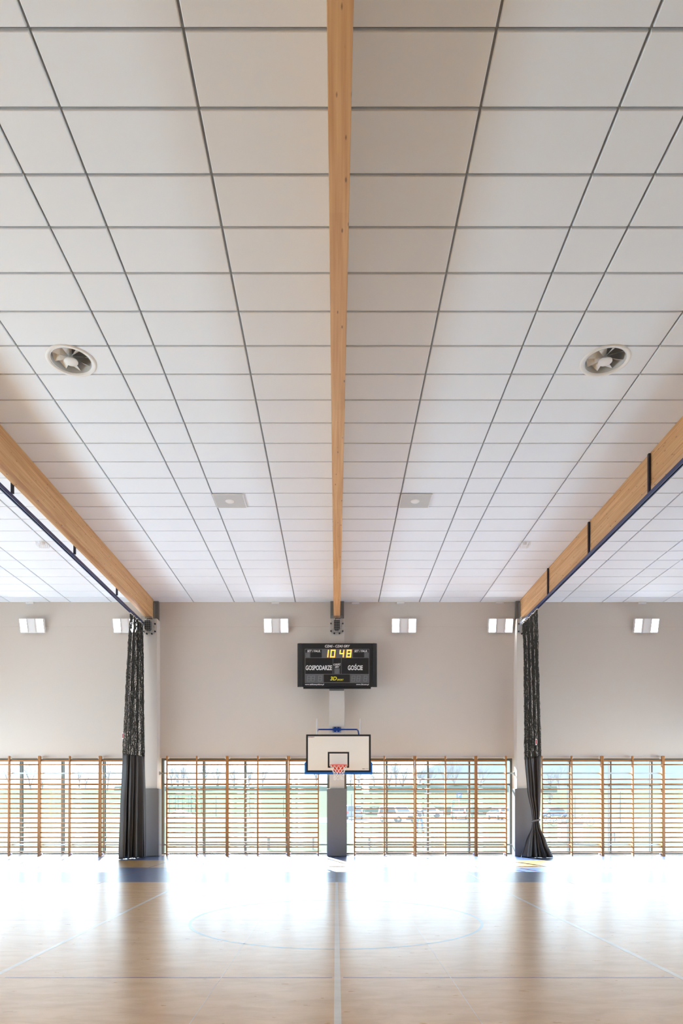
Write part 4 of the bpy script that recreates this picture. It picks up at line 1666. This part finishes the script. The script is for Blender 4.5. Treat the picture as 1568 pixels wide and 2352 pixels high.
# mesh fence of the ball court on the left
fc = empty('mesh_fence', ((424 - VPX) * 108 / FPX, 108, gz_(108)), 'tall green wire mesh fence around a ball court on the left', 'fence')
for k in range(8):
    b = MB()
    x = -2.45 + 0.7 * k + (0.25 if k % 3 == 1 else 0)
    b.tube([(x, 0, 0), (x, 0, 2.9)], 0.06 if k in (0, 2, 5) else 0.04, 6)
    b.build('post', M['green'], fc)
b = MB()
for k in range(30):
    z = 0.1 + 2.75 * k / 29
    b.tube([(-2.5, 0, z), (2.75, 0, z)], 0.008 if k < 29 else 0.04, 4)
for k in range(50):
    x = -2.5 + 5.25 * k / 49
    b.tube([(x, 0.01, 0.1), (x, 0.01, 2.85)], 0.006, 4)
b.build('wire_mesh', M['green'], fc)

# slender posts on the meadow
pm_ = MB()
pm_.tube([(0, 0, 0), (0, 0, 2.95), (0, 0, 3.0)], [0.045, 0.04, 0.02], 8)
pm_.lathe([(0.0, 0.04), (0.09, 0.03), (0.1, 0.0)], (0, 0, 0), 10)
pme = pm_.mesh('fence_post', [M['darkmetal']])
for px, D, w in ((496, 98, 'leftmost of three in the window left of the centre column'), (573, 98, 'middle of three in the window left of the centre column'), (651, 98, 'rightmost of three in the window left of the centre column'), (807, 72, 'in front of the dark grey parked car'), (1320, 80, 'beyond the window right of the tied curtain'), (1424, 62, 'toward the far right edge of the meadow')):
    o = bpy.data.objects.new('fence_post', pme)
    COL.objects.link(o)
    o.location = ((px - VPX) * D / FPX, D, gz_(D))
    tag(o, 'slender dark post ' + w, 'post', 'slender posts on the meadow')

# heap of gravel
b = MB()
rnd = random.Random(5)
n, m_ = 28, 8
for j in range(m_ + 1):
    for i in range(n):
        a = 2 * PI * i / n
        rr = (1 - j / m_)
        b.v.append((2.1 * rr * math.cos(a) * rnd.uniform(0.9, 1.1), 1.3 * rr * math.sin(a) * rnd.uniform(0.9, 1.1), 1.05 * (1 - rr ** 1.4) * rnd.uniform(0.85, 1.1)))
for j in range(m_):
    for i in range(n):
        a = j * n + i
        c = j * n + (i + 1) % n
        b.f.append((a, c, c + n, a + n))
        b.mi.append(0)
        b.sm.append(False)
o = b.build('gravel_heap', M['gravel'], loc=((414 - VPX) * 97 / FPX, 97, gz_(97)))
tag(o, 'low heap of gravel at the foot of the mesh fence', 'gravel heap', kind='thing')

# benches with red planks close to the building
def bench(L):
    r = empty('bench', (0, 0, 0))
    for k in range(3):
        b = MB()
        y = -0.16 + 0.16 * k
        b.box(-L / 2, L / 2, y - 0.065, y + 0.065, 0.42, 0.455)
        b.build('plank', M['redplank'], r, bevel=0.006)
    for s in (-1, 1):
        b = MB()
        x = s * (L / 2 - 0.08)
        b.box(x - 0.025, x + 0.025, -0.2, -0.15, 0, 0.42)
        b.box(x - 0.025, x + 0.025, 0.15, 0.2, 0, 0.42)
        b.box(x - 0.025, x + 0.025, -0.2, 0.2, 0.38, 0.42)
        b.box(x - 0.025, x + 0.025, -0.2, 0.2, 0.0, 0.03)
        b.build('leg', M['darkmetal'], r)
    return r


bn = bench(1.75)
for k, (px, D, w) in enumerate(((668, 24, 'left of the padded centre column'), (899, 24, 'right of the padded centre column'), (1128, 24, 'near the right column'), (1366, 30, 'beyond the window right of the tied curtain'))):
    o = bn if k == 0 else copy_tree(bn)
    o.location = ((px - VPX) * D / FPX, D, gz_(D))
    tag(o, 'red plank bench with dark legs outside ' + w, 'bench', 'red benches outside')

# slatted litter bins
def bin_():
    r = empty('litter_bin', (0, 0, 0))
    b = MB()
    b.box(-0.19, 0.19, -0.19, 0.19, 0.08, 0.8)
    b.box(-0.03, 0.03, -0.03, 0.03, 0, 0.08)
    b.build('bin_body', M['steel'], r)
    for k in range(6):
        b = MB()
        z = 0.12 + 0.115 * k
        b.box(-0.215, 0.215, -0.215, 0.215, z, z + 0.075)
        b.build('slat', M['gravel'], r)
    b = MB()
    b.prism([(-0.24, 0.86), (0.24, 0.86), (0.2, 0.93), (-0.2, 0.93)], 'y', -0.24, 0.24)
    b.box(-0.2, 0.2, -0.2, 0.2, 0.8, 0.86)
    b.build('lid', M['darkmetal'], r)
    return r


bi = bin_()
for k, (px, D, w) in enumerate(((1295, 29, 'left one beside a window mullion'), (1323, 27.5, 'right one next to the red bench'))):
    o = bi if k == 0 else copy_tree(bi)
    o.location = ((px - VPX) * D / FPX, D, gz_(D))
    tag(o, 'slatted litter bin outside right of the tied curtain, ' + w, 'litter bin', 'litter bins outside')


# bicycles
def bicycle(colr):
    r = empty('bicycle', (0, 0, 0))
    fm = mat('bicycle_paint', colr, 0.35)
    for x in (-0.52, 0.52):
        b = MB()
        b.tube([(x + 0.33 * math.cos(2 * PI * k / 28), 0, 0.34 + 0.33 * math.sin(2 * PI * k / 28)) for k in range(28)], 0.018, 6, closed=True)
        for k in range(8):
            a = 2 * PI * k / 8
            b.tube([(x, 0, 0.34), (x + 0.33 * math.cos(a), 0, 0.34 + 0.33 * math.sin(a))], 0.004, 4)
        b.build('wheel', M['rubber'], r)
    b = MB()
    for p in (((-0.52, 0, 0.34), (-0.05, 0, 0.33)), ((-0.52, 0, 0.34), (-0.2, 0, 0.82)), ((-0.05, 0, 0.33), (-0.22, 0, 0.9)), ((-0.05, 0, 0.33), (0.36, 0, 0.78)), ((-0.2, 0, 0.82), (0.34, 0, 0.86)), ((0.52, 0, 0.34), (0.33, 0, 0.98))):
        b.tube(p, 0.018, 6)
    b.build('frame', fm, r)
    b = MB()
    b.box(-0.34, -0.1, -0.06, 0.06, 0.9, 0.94)
    b.build('saddle', M['black'], r, bevel=0.015)
    b = MB()
    b.tube([(0.25, -0.28, 1.04), (0.34, -0.1, 1.02), (0.34, 0.1, 1.02), (0.25, 0.28, 1.04)], 0.014, 6)
    b.build('handlebar', M['black'], r)
    return r


for k, (px, D, rz_, c, w) in enumerate(((1258, 55, 8, srgb(60, 66, 90), 'dark blue bicycle parked just right of the tied curtain'), (1276, 59, -14, srgb(40, 40, 46), 'black bicycle, middle of the three parked by the blue car'), (1296, 63, 10, srgb(96, 100, 120), 'grey bicycle parked beside a window mullion near the blue car'), (1341, 56, 4, srgb(150, 70, 70), 'reddish bicycle standing alone beyond the litter bins'))):
    o = bicycle(c)
    o.location = ((px - VPX) * D / FPX, D, gz_(D))
    o.rotation_euler = (0, 0, R(rz_))
    tag(o, w, 'bicycle', 'bicycles outside')
